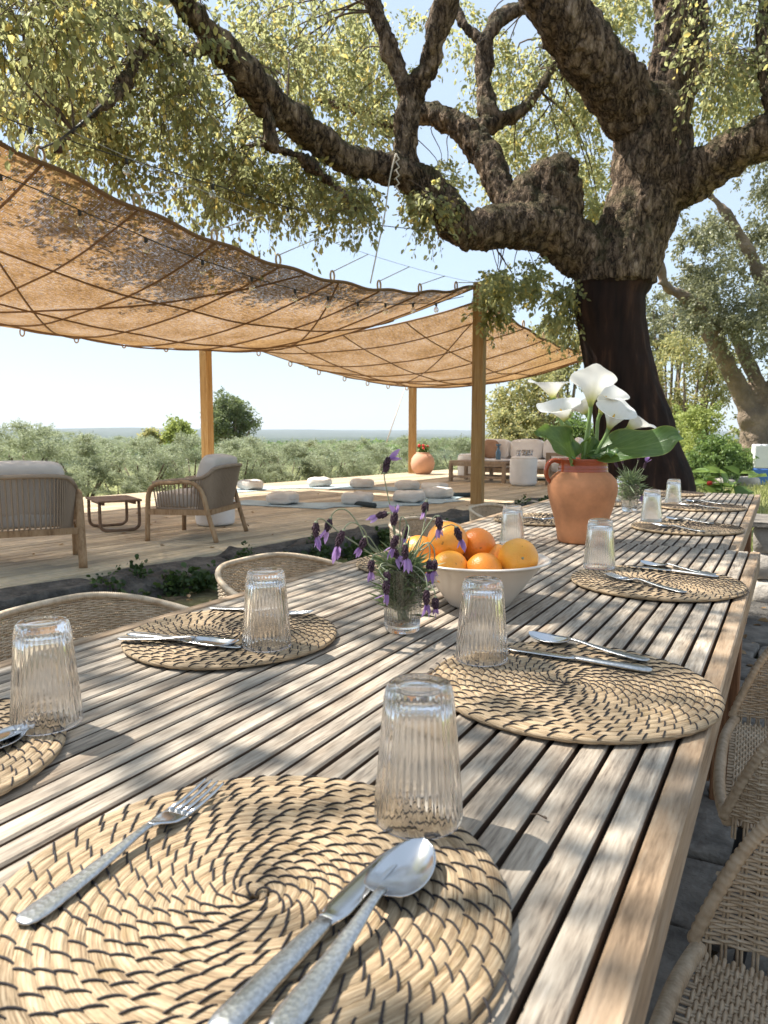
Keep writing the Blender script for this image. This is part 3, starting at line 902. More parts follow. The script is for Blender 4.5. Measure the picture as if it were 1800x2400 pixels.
# the silvery bushes beyond the deck
BUSH = [(40, 1000, 13.0, 135, .85, 'tall silvery olive bush at the left margin behind the first armchair'), (185, 1010, 13.6, 120, .80, 'silvery olive bush behind the low brown coffee table'),
        (310, 1012, 14.2, 115, .80, 'dense silvery bush between the coffee table and the second armchair'), (415, 1000, 15.0, 105, .8, 'silvery bush just left of the wooden post behind the armchair'),
        (520, 1000, 15.5, 105, .75, 'silvery bush directly right of the post behind the armchair'), (620, 995, 16.5, 100, .75, 'broad olive bush behind the leftmost floor cushions'),
        (720, 992, 17.8, 95, .75, 'broad olive bush behind the middle of the deck'), (810, 990, 19.2, 85, .75, 'olive bush left of the round terracotta pot'),
        (900, 980, 21, 80, .85, 'olive bush directly behind the round terracotta pot'), (985, 980, 21.5, 80, .85, 'olive bush behind the post nearest the tables'),
        (1060, 985, 22, 70, .8, 'olive bush behind the far left end of the sofa'),
        (110, 948, 24, 85, .6, 'distant olive bush with feathery tips above the first armchair'), (250, 958, 27, 85, .5, 'distant olive bush left of the round-headed oak'),
        (600, 965, 27, 85, .45, 'distant olive bush right of the round-headed oak'), (710, 962, 30, 80, .45, 'distant pale bush above the tall lavender stem'), (830, 962, 31, 75, .5, 'distant pale bush left of the far post'),
        (20, 965, 26, 80, .5, 'small distant bush at the left margin beneath the pylon'), (360, 968, 27, 80, .45, 'distant pale bush under the small yellow-green tree'), (480, 968, 28, 80, .45, 'distant pale bush under the round-headed oak'),
        (255, 1045, 12.9, 60, .8, 'low bush at the deck edge right behind the coffee table'), (590, 1030, 15.0, 60, .75, 'low bush at the deck edge right of the second armchair'), (690, 1022, 16.4, 55, .75, 'low bush at the deck edge behind the back row of cushions'),
        (780, 1018, 17.6, 50, .75, 'low bush at the deck edge left of the far post'), (140, 1048, 12.6, 65, .8, 'low bush at the deck edge behind the first armchair')]
variants = []
for k in range(4):
    cs = blob((0, 0, 0), .8, .8, .72, 20, .38) + [(Vector((random.uniform(-.7, .7), random.uniform(-.7, .7), random.uniform(.5, .95))), .22) for _ in range(6)]
    P, D, U, L = cat([spray(c, r, 24, 24, droop=.05, zb=.35, size=.055, hang=-.3) for c, r in cs])
    variants.append(leaf_mesh('crown', P, D, U, L, .24, M['olive_leaf'], fold=.1))
stem = MB()
for k in range(6):
    a = k * 1.05
    stem.tube([(0, 0, -1.3), (.12 * math.cos(a), .12 * math.sin(a), -.6), (.5 * math.cos(a), .5 * math.sin(a), .3)], [.05, .03, .01], 5)
stem_me = stem.mesh('trunk', M['twig'])
for k, (x, y, d, rp, sy, lb) in enumerate(BUSH):
    c = at(x, y + (22 if y < 1000 else 12), d); q = rp * 1800 / 1659 / 1730 * d; sy *= .86
    b = thing('olive_bush', lb, 'bush', c, random.uniform(0, 6), 'silvery bushes beyond the deck')
    b.scale = (q, q, q * sy)
    put('crown', variants[k % 4], b)['kind'] = 'stuff'
    put('trunk', stem_me, b)
# trees on the plain
for (lb, x, y, d, rp, n, r, lm) in (
        ('round-headed dark green oak on the plain beside the post', 497, 908, 55, 54, 34, .9, 'tree_leaf'),
        ('small yellow-green tree on the plain left of the round-headed oak', 385, 930, 45, 26, 9, .6, 'bright_leaf'),
        ('low yellowish tree on the plain, farthest left of the small trees', 322, 946, 45, 18, 6, .45, 'oak_far')):
    b = at(x, 960, d); b.z = ground_h(b.x, b.y)
    plant_tree('plain_tree', lb, 'tree', b, px_blob(x, y, d, rp, n, r, .9), lm, .16, 24, 20, trunk_r=.14)
# the far wood: one mass of small crowns
P = []
for k in range(5200):
    d = 260 * (14 ** random.random())
    x = random.uniform(-500, 1200)
    p = at(x, 1000, d)
    q = Vector((p.x, p.y, 0)); z = ground_h(q.x, q.y)
    P.append((p.x, p.y, z))
P = np.array(P); dd = np.hypot(P[:, 0], P[:, 1])
keep = dd > 80
P = P[keep]; dd = dd[keep]
big = np.repeat(P, 9, axis=0) + rng.normal(size=(len(P) * 9, 3)) * np.array([2.2, 2.2, 1.0]) + np.array([0, 0, 1.5])
me = leaf_mesh('far_wood', big, unit(len(big)), unit(len(big)), rng.uniform(1.0, 2.2, len(big)), .8, M['green_leaf'])
tag(put('far_wood', me), 'low dark wood covering the plain out to the hazy horizon', 'wood', kind='stuff')
# pylons on the horizon
for lb, x in (('faint lattice pylon on the horizon at the left margin', 9), ('faint lattice pylon on the horizon left of the round-headed oak', 318)):
    p = at(x, 935, 2200); t = MB()
    for sx in (-1, 1):
        for sy in (-1, 1):
            t.tube([(sx * 4, sy * 4, 0), (sx * 1.2, sy * 1.2, 26), (sx * .4, sy * .4, 38)], [.5, .4, .3], 4)
    for z, w in ((26, 8), (31, 6.5), (36, 5)):
        t.tube([(-w, 0, z), (w, 0, z)], .4, 4)
    py = tag(t.build('pylon', M['wire']), lb, 'pylon', 'pylons on the horizon')
    py.location = (p.x, p.y, ground_h(p.x, p.y))

# ------------------------------------------------------------------ the deck
deck = thing('wooden_deck', 'long pale plank deck stretching past the dining tables', 'deck', (D0.x, D0.y, 0), DROT)
PL_W = .12
pl_me = [bevel_box('plank', 4.19, PL_W, .028, .006, M['deck']) for _ in range(1)][0]
row = 0
w = PL_W / 2
while w < 5.35:
    u = -12.0 + (row * 1.37) % 4.2
    while u < 9.6:
        ln = min(4.19, 9.6 - u)
        if ln > .25:
            o = put('plank', pl_me, deck, (u + ln / 2, w, DECK_Z - .014 + random.uniform(-.0012, .0012)))
            o.scale.x = ln / 4.19
        u += 4.194
    row += 1
    w += PL_W + .011
MB().box(-12, 9.6, .0, 5.36, -.9, DECK_Z - .034).build('joist_frame', M['teak_dark'], deck, False)
MB().box(-12, 9.6, 5.365, 5.39, -.6, DECK_Z - .004).build('edge_board', M['deck'], deck, False)
MB().box(-12, 9.6, -.028, -.004, -.3, DECK_Z - .006).build('edge_board', M['deck'], deck, False)

kerb = thing('stone_kerb', 'rough dark slate kerb along the edge of the deck', 'kerb', (D0.x, D0.y, 0), DROT)
u = -8.5
k = 0
while u < 9.5:
    ln = random.uniform(.55, 1.25)
    s = MB()
    s.sup(ln / 2 - .01, random.uniform(.15, .21), .17, .22, .25, 34, 16, jit=.06, fr=5.5, seed=k)
    o = s.build('stone', M['slate'], kerb)
    o.location = (u + ln / 2, -.22 + random.uniform(-.04, .03), -.02 + random.uniform(-.03, .02))
    o.rotation_euler = (random.uniform(-.06, .06), random.uniform(-.03, .03), random.uniform(-.05, .05))
    u += ln
    k += 1

# ------------------------------------------------------------------ posts and burlap canopies
post_lb = {(2.09, .25): ('thick wooden post standing nearest the dining tables', 3.0, .15),
           (1.67, 5.1): ('orange wooden post behind the second armchair', 2.50, .15),
           (7.69, 5.1): ('slim wooden post beside the round terracotta pot', 2.20, .15),
           (8.1, .1): ('wooden post holding the far canopy corner behind the thick trunk', 2.85, .14),
           (-5.0, .2): ('wooden post holding the canopy corner beyond the left margin', 3.2, .15)}
for (u, w), (lb, h, s) in post_lb.items():
    me = bevel_box('post', s, s, h - DECK_Z + .0, .006, M['post'])
    o = put('wooden_post', me, None, dk(u, w, DECK_Z + (h - DECK_Z) / 2 - .001), DROT + R(14))
    tag(o, lb, 'post', 'posts of the shade canopies')

def canopy(label, u0, u1, w0, w1, zc, edge_sag, belly, bump_seed, ropes_u, ropes_w, diags):
    """zc: corner heights (u0w0, u1w0, u1w1, u0w1)"""
    def z(a, b):
        q0 = zc[0] * (1 - a) + zc[1] * a - edge_sag[0] * 4 * a * (1 - a) * (1 + .6 * (a - .5))
        q1 = zc[3] * (1 - a) + zc[2] * a - edge_sag[1] * 4 * a * (1 - a)
        zz = q0 * (1 - b) + q1 * b
        e0 = -edge_sag[2] * 4 * b * (1 - b) * (1 - a); e1 = -edge_sag[3] * 4 * b * (1 - b) * a
        zz += e0 + e1 - belly * 4 * b * (1 - b) * (4 * a * (1 - a)) ** .7
        zz += .035 * noise.noise(Vector((a * 7, b * 4, bump_seed))) * min(1, 8 * min(a, 1 - a, b, 1 - b))
        # the cloth lifts at each tie along its near edge
        if b < .12:
            zz += .014 * (1 - b / .12) * math.cos(2 * PI * (a * (u1 - u0)) / .75)
        return zz
    def pt(a, b, dz=0):
        inset = .10 * math.sin(PI * a)
        w = w0 + (w1 - w0) * b + inset * (1 - 2 * b)
        u = u0 + (u1 - u0) * a + .10 * math.sin(PI * b) * (1 - 2 * a)
        return dk(u, w, z(a, b) + dz)
    root = thing('shade_canopy', label, 'canopy', dk((u0 + u1) / 2, (w0 + w1) / 2, 2.3), 0, 'burlap shade canopies')
    inv = -Vector(root.location)
    na, nb = 80, 50
    me = bpy.data.meshes.new('cloth')
    vs = [pt(i / na, j / nb) + inv for j in range(nb + 1) for i in range(na + 1)]
    fs = [(j * (na + 1) + i, j * (na + 1) + i + 1, (j + 1) * (na + 1) + i + 1, (j + 1) * (na + 1) + i) for j in range(nb) for i in range(na)]
    me.from_pydata(vs, [], fs)
    uvl = me.uv_layers.new(name='UVMap')
    for lp in me.loops:
        i, j = lp.vertex_index % (na + 1), lp.vertex_index // (na + 1)
        uvl.data[lp.index].uv = (i / na * (u1 - u0), j / nb * (w1 - w0))
    me.polygons.foreach_set('use_smooth', [True] * len(me.polygons))
    me.materials.append(M['burlap'])
    put('cloth', me, root)
    for e, (f, n) in enumerate(((lambda t: pt(t, 0), 100), (lambda t: pt(t, 1), 60), (lambda t: pt(0, t), 40), (lambda t: pt(1, t), 40))):
        m = MB(); m.tube([f(i / n) + inv for i in range(n + 1)], .017 if e == 0 else .012, 7)
        m.build('hem', M['jute'], root)
    def rope(path, r=.0095):
        m = MB(); m.tube([Vector(p) + inv for p in path], r, 6)
        return m.build('rope', M['jute'], root)
    for a in ropes_u:
        rope([pt(a, j / 40, -.018) for j in range(41)])
    for b in ropes_w:
        rope([pt(i / 60, b, -.018) for i in range(61)])
    for (a0, b0, a1, b1) in diags:
        rope([pt(a0 + (a1 - a0) * i / 50, b0 + (b1 - b0) * i / 50, -.022) for i in range(51)])
    lm = MB()
    for k in range(15):
        an = 2 * PI * k / 14
        lm_p = (0, .030 * math.sin(an), .05 + .05 * -math.cos(an))
        lm.v.append(lm_p)
    pts = list(lm.v); lm.v = []
    lm.tube(pts, .010, 6, False)
    lme = lm.mesh('rope_loop', M['jute_pale'])
    for a in ropes_u:
        for b, up in ((0.0, 1), (1.0, -1)):
            o = put('rope_loop', lme, root, pt(a, b) + inv, DROT + R(90))
            if up < 0: o.rotation_euler = (PI, 0, DROT + .6)
    return root, pt

c1, pt1 = canopy('large burlap shade canopy sagging over the armchairs', -5.0, 2.05, .25, 5.0, (3.08, 2.96, 2.46, 2.62), (.42, .13, .12, .24), .12, 1,
                 [(-4.47 + 5 + .75 * k) / 7.05 for k in range(9)], (.27, .52, .76), ((.06, 0, .62, 1), (.55, 0, .15, 1), (.62, 0, 1, .75)))
c2, pt2 = canopy('smaller burlap shade canopy over the floor cushions', 2.22, 8.0, .25, 5.0, (2.80, 2.82, 2.16, 2.62), (.36, .20, .14, .16), .14, 2,
                 [.09, .22, .35, .48, .61, .74, .87], (.27, .52, .76), ((.02, 0, .7, 1), (.95, 0, .3, 1)))

# steel wire along the canopy and the ties to it
wire = thing('tie_wire', 'thin steel wire stretched above the near edge of the large canopy', 'wire')
wa, wb = dk(-5.0, .1, 3.22), dk(2.05, .2, 2.97)
def wpt(t): return wa.lerp(wb, t) - Vector((0, 0, .33 * 4 * t * (1 - t) * .6))
m = MB(); m.tube([wpt(i / 30) for i in range(31)], .0022, 5); m.build('strand', M['wire'], wire)
for k in range(2, 9):
    a = (-4.47 + 5 + .75 * k) / 7.05
    p = pt1(a, 0) + Vector((0, 0, .09))
    m = MB(); m.tube([p, wpt(a + .05)], .005, 5); m.build('tie_rope', M['twine'], wire)
for lb, pts in (('dark rope tying the canopy edge up to an oak branch', [pt1((-4.47 + 5.0 + .75) / 7.05, 0) + Vector((0, 0, .09)), at(165, 275, 4.75), at(235, 212, 5.4)]),):
    m = MB(); m.tube([pts[0], pts[0].lerp(pts[1], .5) + Vector((0, 0, -.02)), pts[1], pts[2]], .008, 6)
    tag(m.build('tie_rope', M['cable']), lb, 'rope')
m = MB(); q = [at(855, 332, 7.9), at(842, 385, 7.9), at(830, 470, 7.9), at(815, 540, 7.9), at(800, 612, 7.9)]
pp = catmull([(*a,) for a in q], 5); m.tube(pp, .008, 6)
for k in range(5):
    m.tube([q[0] + Vector((0, 0, -.08 * k)), q[0] + Vector((.03, .02, -.08 * k - .05)), q[0] + Vector((-.02, 0, -.08 * k - .09))], .008, 5)
tag(m.build('hanging_twine', M['twine']), 'pale twine knotted on the oak limb and hanging down to the canopy', 'twine')
m = MB(); m.tube([at(876, 836, 17), at(835, 955, 16.2)], .012, 5)
tag(m.build('guy_rope', M['twine']), 'pale guy rope slanting down beside the far post', 'rope')

# string lights
bulb_me = MB().lathe([(.0, 0), (.008, -.002), (.013, -.012), (.026, -.030), (.031, -.048), (.028, -.066), (.016, -.080), (0, -.084)], 16).mesh('bulb', M['bulb'])
sock_me = MB().lathe([(0, .034), (.011, .034), (.014, .026), (.014, -.004), (0, -.004)], 10).mesh('socket', M['cable'])
fil_me = MB().tube([(-.006, 0, -.02), (-.006, 0, -.05), (.006, 0, -.05), (.006, 0, -.02)], .0015, 4).mesh('filament', M['wire'])
def string_light(label, pts, bulbs, sag=.05):
    t = thing('string_light', label, 'string light', pts[0], 0, 'strings of festoon bulbs')
    inv = -Vector(pts[0])
    path = [Vector(p) for p in catmull([tuple(p) for p in pts], 8)]
    m = MB(); m.tube([p + inv for p in path], .0045, 5); m.build('cable', M['cable'], t)
    for b in bulbs:
        p = min(path, key=lambda q: (q - b).length) + Vector((0, 0, -.035))
        o = put('bulb', bulb_me, t, p + inv); put('socket', sock_me, o); put('filament', fil_me, o)
edge = [pt1(i / 20, .045) + Vector((0, 0, -.05)) for i in range(1, 21)]
string_light('string of clear bulbs hung under the near edge of the large canopy', edge, [pt1(a, .045) for a in (.16, .24, .32, .40, .48, .56, .63, .70, .77, .84, .91)])
q = [at(-40, 232, 4.6), at(65, 275, 5.0), at(273, 343, 5.8), at(459, 398, 6.5), at(622, 448, 7.2), at(770, 480, 7.9), at(985, 505, 8.35)]
string_light('string of clear bulbs crossing the leaves above the large canopy', q, [q[1], q[2], q[3], q[4], q[5]])
e2 = [pt2(i / 16, .02) + Vector((0, 0, .03)) for i in range(0, 17)]
string_light('string of clear bulbs along the near edge of the smaller canopy', e2, [pt2(a, .02) for a in (.08, .18, .28, .38, .48, .56, .64, .72, .8)])
q = [at(600, 762, 14.5), at(660, 780, 14.6), at(720, 795, 14.8), at(800, 808, 15.2), at(888, 838, 17.0)]
string_light('far string of tiny bulbs against the sky beside the far post', q, [at(630, 772, 14.5), at(660, 781, 14.6), at(692, 790, 14.7), at(720, 796, 14.8), at(800, 808, 15.2)])

# ------------------------------------------------------------------ lounge furniture on the deck
unit_rope = MB().tube([(0, 0, 0), (0, 0, .5), (0, 0, 1)], 1.0, 6).mesh('rope_strand', M['rope_grey'])
def strand(parent, a, b, r=.0062):
    a, b = Vector(a), Vector(b)
    o = put('rope_strand', unit_rope, parent, a)
    o.rotation_euler = (b - a).to_track_quat('Z', 'Y').to_euler()
    o.scale = (r, r, (b - a).length)
    return o

def armchair(label, loc, rz):
    t = thing('rope_armchair', label, 'armchair', loc, rz, 'rope armchairs on the deck')
    W2, F, B = .37, .31, -.30
    for s in (-1, 1):
        p = catmull([(F + .02, s * W2, 0), (F + .01, s * W2, .30), (F - .01, s * W2, .50), (F - .08, s * W2, .575), (F - .22, s * W2, .59), (-.02, s * W2, .60), (-.12, s * W2, .575), (-.185, s * W2, .48), (-.23, s * W2, .28), (-.30, s * W2, 0)], 4)
        MB().tube(p, .026, 8, flat=(.75, 1.1)).build('arm_frame', M['teak'], t)
        MB().box(-.24, F, s * W2 - .02, s * W2 + .02, .27, .325).build('side_rail', M['teak'], t, False)
        for x, z in ((-.33, .0),):
            pass
    MB().box(F - .03, F + .01, -W2 + .02, W2 - .02, .268, .318).build('front_rail', M['teak'], t, False)
    MB().box(-.255, -.215, -W2 + .02, W2 - .02, .272, .322).build('rear_rail', M['teak'], t, False)
    top = catmull([(F - .03, W2 - .03, .585), (.10, W2 - .025, .61), (-.14, W2 - .02, .635), (-.225, W2 - .035, .675), (-.265, W2 - .07, .725), (-.310, W2 - .16, .745), (-.318, 0, .75)], 8)
    top = top + [np.array((p[0], -p[1], p[2])) for p in top[-2::-1]]
    bot = catmull([(F - .05, W2 - .05, .33), (.10, W2 - .05, .325), (-.10, W2 - .05, .32), (-.16, W2 - .055, .31), (-.195, W2 - .09, .30), (-.215, W2 - .17, .295), (-.22, 0, .295)], 8)
    bot = bot + [np.array((p[0], -p[1], p[2])) for p in bot[-2::-1]]
    MB().tube(top, .019, 8).build('top_rail', M['rope_grey'], t)
    MB().tube(bot, .014, 8).build('lower_rail', M['rope_grey'], t)
    n = len(top)
    for k in range(78):
        f = k / 77 * (n - 1); i = min(int(f), n - 2); q = f - i
        strand(t, top[i] * (1 - q) + top[i + 1] * q, bot[i] * (1 - q) + bot[i + 1] * q)
    MB().sup(.245, .295, .08, .3, .3, 24, 10, (.065, 0, .405), .01, 6).build('seat_cushion', M['fabric'], t)
    o = MB().sup(.085, .29, .225, .35, .35, 24, 12, (0, 0, 0), .012, 6).build('back_cushion', M['fabric'], t, loc=(-.155, 0, .64))
    o.rotation_euler = (0, R(-16), 0)
    t.scale = (1, 1, .86)
    return t
armchair('rope-backed armchair with cream cushions at the left margin, seen from behind', (-4.73, 3.28, DECK_Z), math.atan2(.36, -.52))
armchair('rope-sided armchair with cream cushions in front of the orange post', (-4.68, 5.02, DECK_Z), math.atan2(-.21, -.59))

t = thing('coffee_table', 'low brown coffee table with rounded loop legs between the armchairs', 'table', (-5.76, 4.98, DECK_Z), R(152))
t.scale = (.72, .72, .70)
me = bevel_box('table_top', .80, .56, .028, .008, M['teak_dark'])
put('table_top', me, t, (0, 0, .42))
for s in (-1, 1):
    pts = [(s * .33, -.25, .40), (s * .33, -.25, .12), (s * .33, -.22, .045), (s * .33, -.14, .02), (s * .33, .14, .02), (s * .33, .22, .045), (s * .33, .25, .12), (s * .33, .25, .40)]
    MB().tube(catmull(pts, 4), .021, 8).build('loop_leg', M['teak_dark'], t)
    MB().box(-.33, .33, s * .2 - .015, s * .2 + .015, .365, .405).build('apron', M['teak_dark'], t, False)

def pouf(label, loc, r, h, mat='white_fabric'):
    m = MB(); m.sup(r, r, h / 2, .28, 1.0, 36, 14, (0, 0, h / 2), .008, 5)
    o = m.build('pouf', M[mat]); o.location = loc
    m2 = MB(); m2.tube([(r * .93 * math.cos(a), r * .93 * math.sin(a), h * .93) for a in np.linspace(0, 2 * PI, 33)], .008, 6)
    m2.build('piping', M['fabric'], o)
    return tag(o, label, 'pouf', 'round white poufs')
pouf('white round pouf behind the second armchair', (-5.13, 5.72, DECK_Z), .20, .28)
pouf('white pouf used as a side table in front of the sofa', dk(5.55, 1.26), .24, .52)
pouf('white pouf at the far left end of the wooden coffee table', dk(7.0, 3.15), .28, .50)

# floor cushions in a circle, each on its mat
cpos = [(-7.77, 9.52), (-7.14, 10.6), (-6.32, 10.66), (-5.45, 10.64), (-4.84, 10.38), (-4.40, 9.54), (-4.47, 8.77), (-5.78, 7.74), (-4.93, 8.2)]
clab = ['white floor cushion half hidden behind the second armchair', 'white floor cushion at the back, second from the armchair', 'white floor cushion at the back in the middle of the circle',
        'white floor cushion at the back right of the circle', 'white floor cushion tucked behind its twin at the right', 'white floor cushion in front of the dark rolled mat end',
        'large white floor cushion on the dark-edged mat', 'white floor cushion at the front left, nearest the armchair', 'white floor cushion at the front, just behind the drooping lavender']
cc = Vector((-5.9, 9.35, 0))
mat_me = bevel_box('yoga_mat', 1.55, .58, .008, .002, M['mat_blue'])
for k, ((x, y), lb) in enumerate(zip(cpos, clab)):
    m = MB(); m.sup(.20, .18, .078, .55, .6, 28, 12, (0, 0, .076), .026, 9, k + 3)
    o = tag(m.build('floor_cushion', M['cushion'], loc=(x, y, DECK_Z + .012), rz=random.uniform(-.4, .4)), lb, 'cushion', 'floor cushions in a circle')
    sg = lambda q, e_: math.copysign(abs(q) ** e_, q)
    MB().tube([(.198 * sg(math.cos(w_), .6), .178 * sg(math.sin(w_), .6), .078 + .006 * math.sin(3 * w_)) for w_ in np.linspace(0, 2 * PI, 41)], .0045, 5, False).build('seam', M['fabric'], o)
    a = math.atan2(y - cc.y, x - cc.x) + PI / 2
    lb2 = 'pale blue mat under the ' + lb.replace('white floor cushion', 'cushion')
    g = thing('yoga_mat', lb2, 'mat', (x, y, DECK_Z + .006 + .002 * (k % 3)), a, 'yoga mats laid in a circle')
    put('sheet', mat_me, g)
    if k in (4, 6):
        MB().tube([(-.80, -.28, .03), (-.80, .28, .03)], .032, 12).build('rolled_end', M['mat_dark'], g)

# round pot with red flowers
t = thing('round_pot', 'round pale terracotta pot with red flowers beside the far post', 'pot', dk(7.55, 4.72))
MB().lathe([(0, 0), (.15, 0), (.19, .03), (.25, .12), (.275, .24), (.25, .36), (.19, .44), (.15, .47), (.155, .49), (.13, .49), (.12, .45), (0, .44)], 36).build('body', M['terra_pale'], t)
P, D, U, L = spray((0, 0, .55), .16, 24, 16, 0, .4, .05)
P -= np.array([0, 0, .02])
put('leaves', leaf_mesh('leaves', P[:200], D[:200], U[:200], L[:200], .8, M['green_leaf']), t)['kind'] = 'stuff'
m = MB()
for k in range(7):
    m.sup(.034, .034, .028, 1, 1, 10, 6, (random.uniform(-.14, .14), random.uniform(-.14, .14), random.uniform(.58, .66)), .02, 20, k)
m.build('flowers', M['red'], t)['kind'] = 'stuff'

# corner sofa, coffee table and what lies on them (deck frame: x along the deck, y away from the tables)
t = thing('corner_sofa', 'wooden corner sofa with white cushions at the end of the deck', 'sofa', dk(0, 0), DROT)
for b in ((6.9, 7.75, .95, 3.3), (5.9, 7.75, .12, .95)):
    MB().box(*b, .13, .22).build('base_frame', M['teak_grey'], t, False)
    for x in (b[0] + .04, b[1] - .04):
        for y in (b[2] + .04, b[3] - .04):
            MB().box(x - .035, x + .035, y - .035, y + .035, 0, .13).build('leg', M['teak_grey'], t, False)
MB().box(7.70, 7.76, .12, 3.3, .22, .58).build('back_frame', M['teak_grey'], t, False)
MB().box(5.9, 7.70, .06, .12, .22, .58).build('back_frame', M['teak_grey'], t, False)
for (x0, x1, y0, y1) in ((6.86, 6.93, .96, 1.02), (7.6, 7.68, .96, 1.02)):
    pass
MB().box(5.86, 5.92, .12, .98, .52, .58).build('arm_rest', M['teak_grey'], t, False)
MB().box(5.86, 5.92, .90, .98, .0, .52).build('arm_post', M['teak_grey'], t, False)
MB().box(5.86, 5.92, .12, .20, .0, .52).build('arm_post', M['teak_grey'], t, False)
MB().box(5.86, 5.90, .20, .90, .10, .20).build('arm_rail', M['teak_grey'], t, False)
def cush(parent, x0, x1, y0, y1, z0, z1, name, mat, tilt=0, e=.28, top=False):
    o = MB().sup((x1 - x0) / 2, (y1 - y0) / 2, (z1 - z0) / 2, e, e, 20, 10, (0, 0, 0), .012, 6, x0 + y0).build(name, M[mat], parent)
    o.location = ((x0 + x1) / 2, (y0 + y1) / 2, (z0 + z1) / 2)
    o.rotation_euler = (0, tilt, 0)
    return o
for y0 in (.98, 1.75, 2.52):
    cush(t, 6.92, 7.66, y0, y0 + .76, .22, .40, 'seat_cushion', 'white_fabric')
for x0 in (5.94, 6.76):
    cush(t, x0, x0 + .80, .14, .95, .22, .40, 'seat_cushion', 'white_fabric')
for y0 in (1.05, 1.78, 2.52):
    cush(t, 7.42, 7.66, y0, y0 + .72, .38, .80, 'back_cushion', 'white_fabric', .14, .4)
for x0 in (5.98, 6.78):
    cush(t, x0, x0 + .78, .14, .36, .38, .80, 'back_cushion', 'white_fabric', 0, .45)
def throw(label, u, w, z, s, rz, mat):
    m = MB(); m.sup(.07, s, s, .8, .35, 20, 12, (0, 0, 0), .01, 6, u)
    o = m.build('throw_pillow', M[mat]); o.location = dk(u, w, DECK_Z + z); o.rotation_euler = (0, R(-18), rz)
    return tag(o, label, 'pillow', 'throw pillows on the sofa')
throw('brown throw pillow at the left end of the sofa', 7.25, 2.85, .60, .20, DROT + PI, 'brown_fabric')
throw('brown throw pillow leaning in the corner of the sofa', 6.55, .70, .60, .20, DROT + PI * .80, 'brown_fabric')
throw('small cream throw pillow beside the leftmost brown one', 7.05, 3.05, .54, .13, DROT + PI * 1.1, 'fabric')
throw('big white throw pillow piled at the right end of the sofa', 6.15, .55, .62, .24, DROT + PI * .7, 'white_fabric')
t = thing('low_table', 'slatted wooden low table in front of the corner sofa', 'table', dk(6.1, 2.35), DROT)
for k in range(8):
    MB().box(-.31 + k * .08, -.245 + k * .08, -.60, .60, .36, .40).build('slat', M['teak_grey'], t, False)
for sx in (-.29, .29):
    for sy in (-.57, 0, .57):
        MB().box(sx - .03, sx + .03, sy - .03, sy + .03, 0, .357).build('leg', M['teak_grey'], t, False)
    MB().box(sx - .02, sx + .02, -.54, .54, .30, .355).build('apron', M['teak_grey'], t, False)
    MB().box(sx - .018, sx + .018, -.54, .54, .08, .12).build('stretcher', M['teak_grey'], t, False)
me = bevel_box('serving_tray', .40, .55, .03, .01, M['white_fabric'])
tag(put('serving_tray', me, None, dk(6.1, 2.12, DECK_Z + .416), DROT), 'flat white tray on the slatted low table', 'tray')
o = MB().lathe([(0, 0), (.045, 0), (.048, .02), (.048, .14), (.02, .20), (.018, .25), (.05, .27), (.05, .29), (0, .29)], 16).build('bottle', m_plain('blue_glass', (.10, .18, .25), .2), None)
o.location = dk(6.0, 2.0, DECK_Z + .432); tag(o, 'small blue-grey bottle on the white tray', 'bottle')
for k, (a, b) in enumerate(((-.1, .05), (-.03, -.08), (.08, .04), (.1, -.09))):
    o = MB().lathe([(.032, 0), (.036, .11), (.033, .11), (.029, .008), (0, .008)], 20).build('drinking_glass', M['glass'])
    o.location = dk(5.55 + a, 1.26 + b, DECK_Z + .521)
    tag(o, ['clear glass at the back left of the cluster on the white pouf', 'clear glass at the back right of the cluster on the white pouf', 'clear glass at the front left of the cluster on the white pouf', 'clear glass at the front right of the cluster on the white pouf'][k], 'glass', 'glasses on the white pouf')

# ------------------------------------------------------------------ pillar, bench, paving, plants at ground level
t = thing('painted_pillar', 'stubby white pillar with a blue painted foot at the right margin', 'pillar', at(1645, 1085, 15.6))
t.location.z = 0
me = bevel_box('blue_foot', .62, .62, .36, .03, M['blue_paint'], 2); put('blue_foot', me, t, (.10, .2, .16))
me = bevel_box('white_shaft', .60, .60, .50, .03, M['white_paint'], 2); put('white_shaft', me, t, (.10, .2, .585))
t.rotation_euler = (0, 0, R(8))

t = thing('stone_bench', 'low rough stone bench beyond the end of the second table', 'bench', (.33, 5.25, 0))
k = 0
for z in (.09, .27, .43):
    x = -.52
    while x < .7:
        w = random.uniform(.2, .36)
        o = MB().sup(w / 2, .24, .088, .3, .3, 16, 8, (0, 0, 0), .03, 6, k).build('stone', M['pale_stone'], t, loc=(x + w / 2, random.uniform(-.02, .02), z))
        x += w; k += 1
MB().box(-.55, .75, -.27, .27, .515, .545).build('slab', M['flag'], t, False)
o = MB().sup(.32, .2, .075, .5, .5, 20, 10, (0, 0, .07), .03, 6).build('folded_blanket', M['maroon'], None, loc=(.24, 5.25, .546))
tag(o, 'dark maroon folded blanket on the stone bench at the right margin', 'blanket')

pav = thing('stone_paving', None, None, (0, 0, 0)); pav['kind'] = 'structure'
k = 0
yy = .5
while yy < 4.8:
    xx = -1.35 + random.uniform(-.2, .1)
    hh = random.uniform(.24, .40)
    while xx < 1.6:
        w = random.uniform(.24, .5)
        m = MB(); m.sup(w / 2 - .006, hh / 2 - .006, .03, .12, .22, 26, 8, (0, 0, 0), .014, 7, k)
        m.build('flagstone', M['flag'] if random.random() < .75 else M['slate'], pav, loc=(xx + w / 2, yy + hh / 2, .012 + random.uniform(-.006, .008)), rz=random.uniform(-.12, .12))
        xx += w; k += 1
    yy += hh
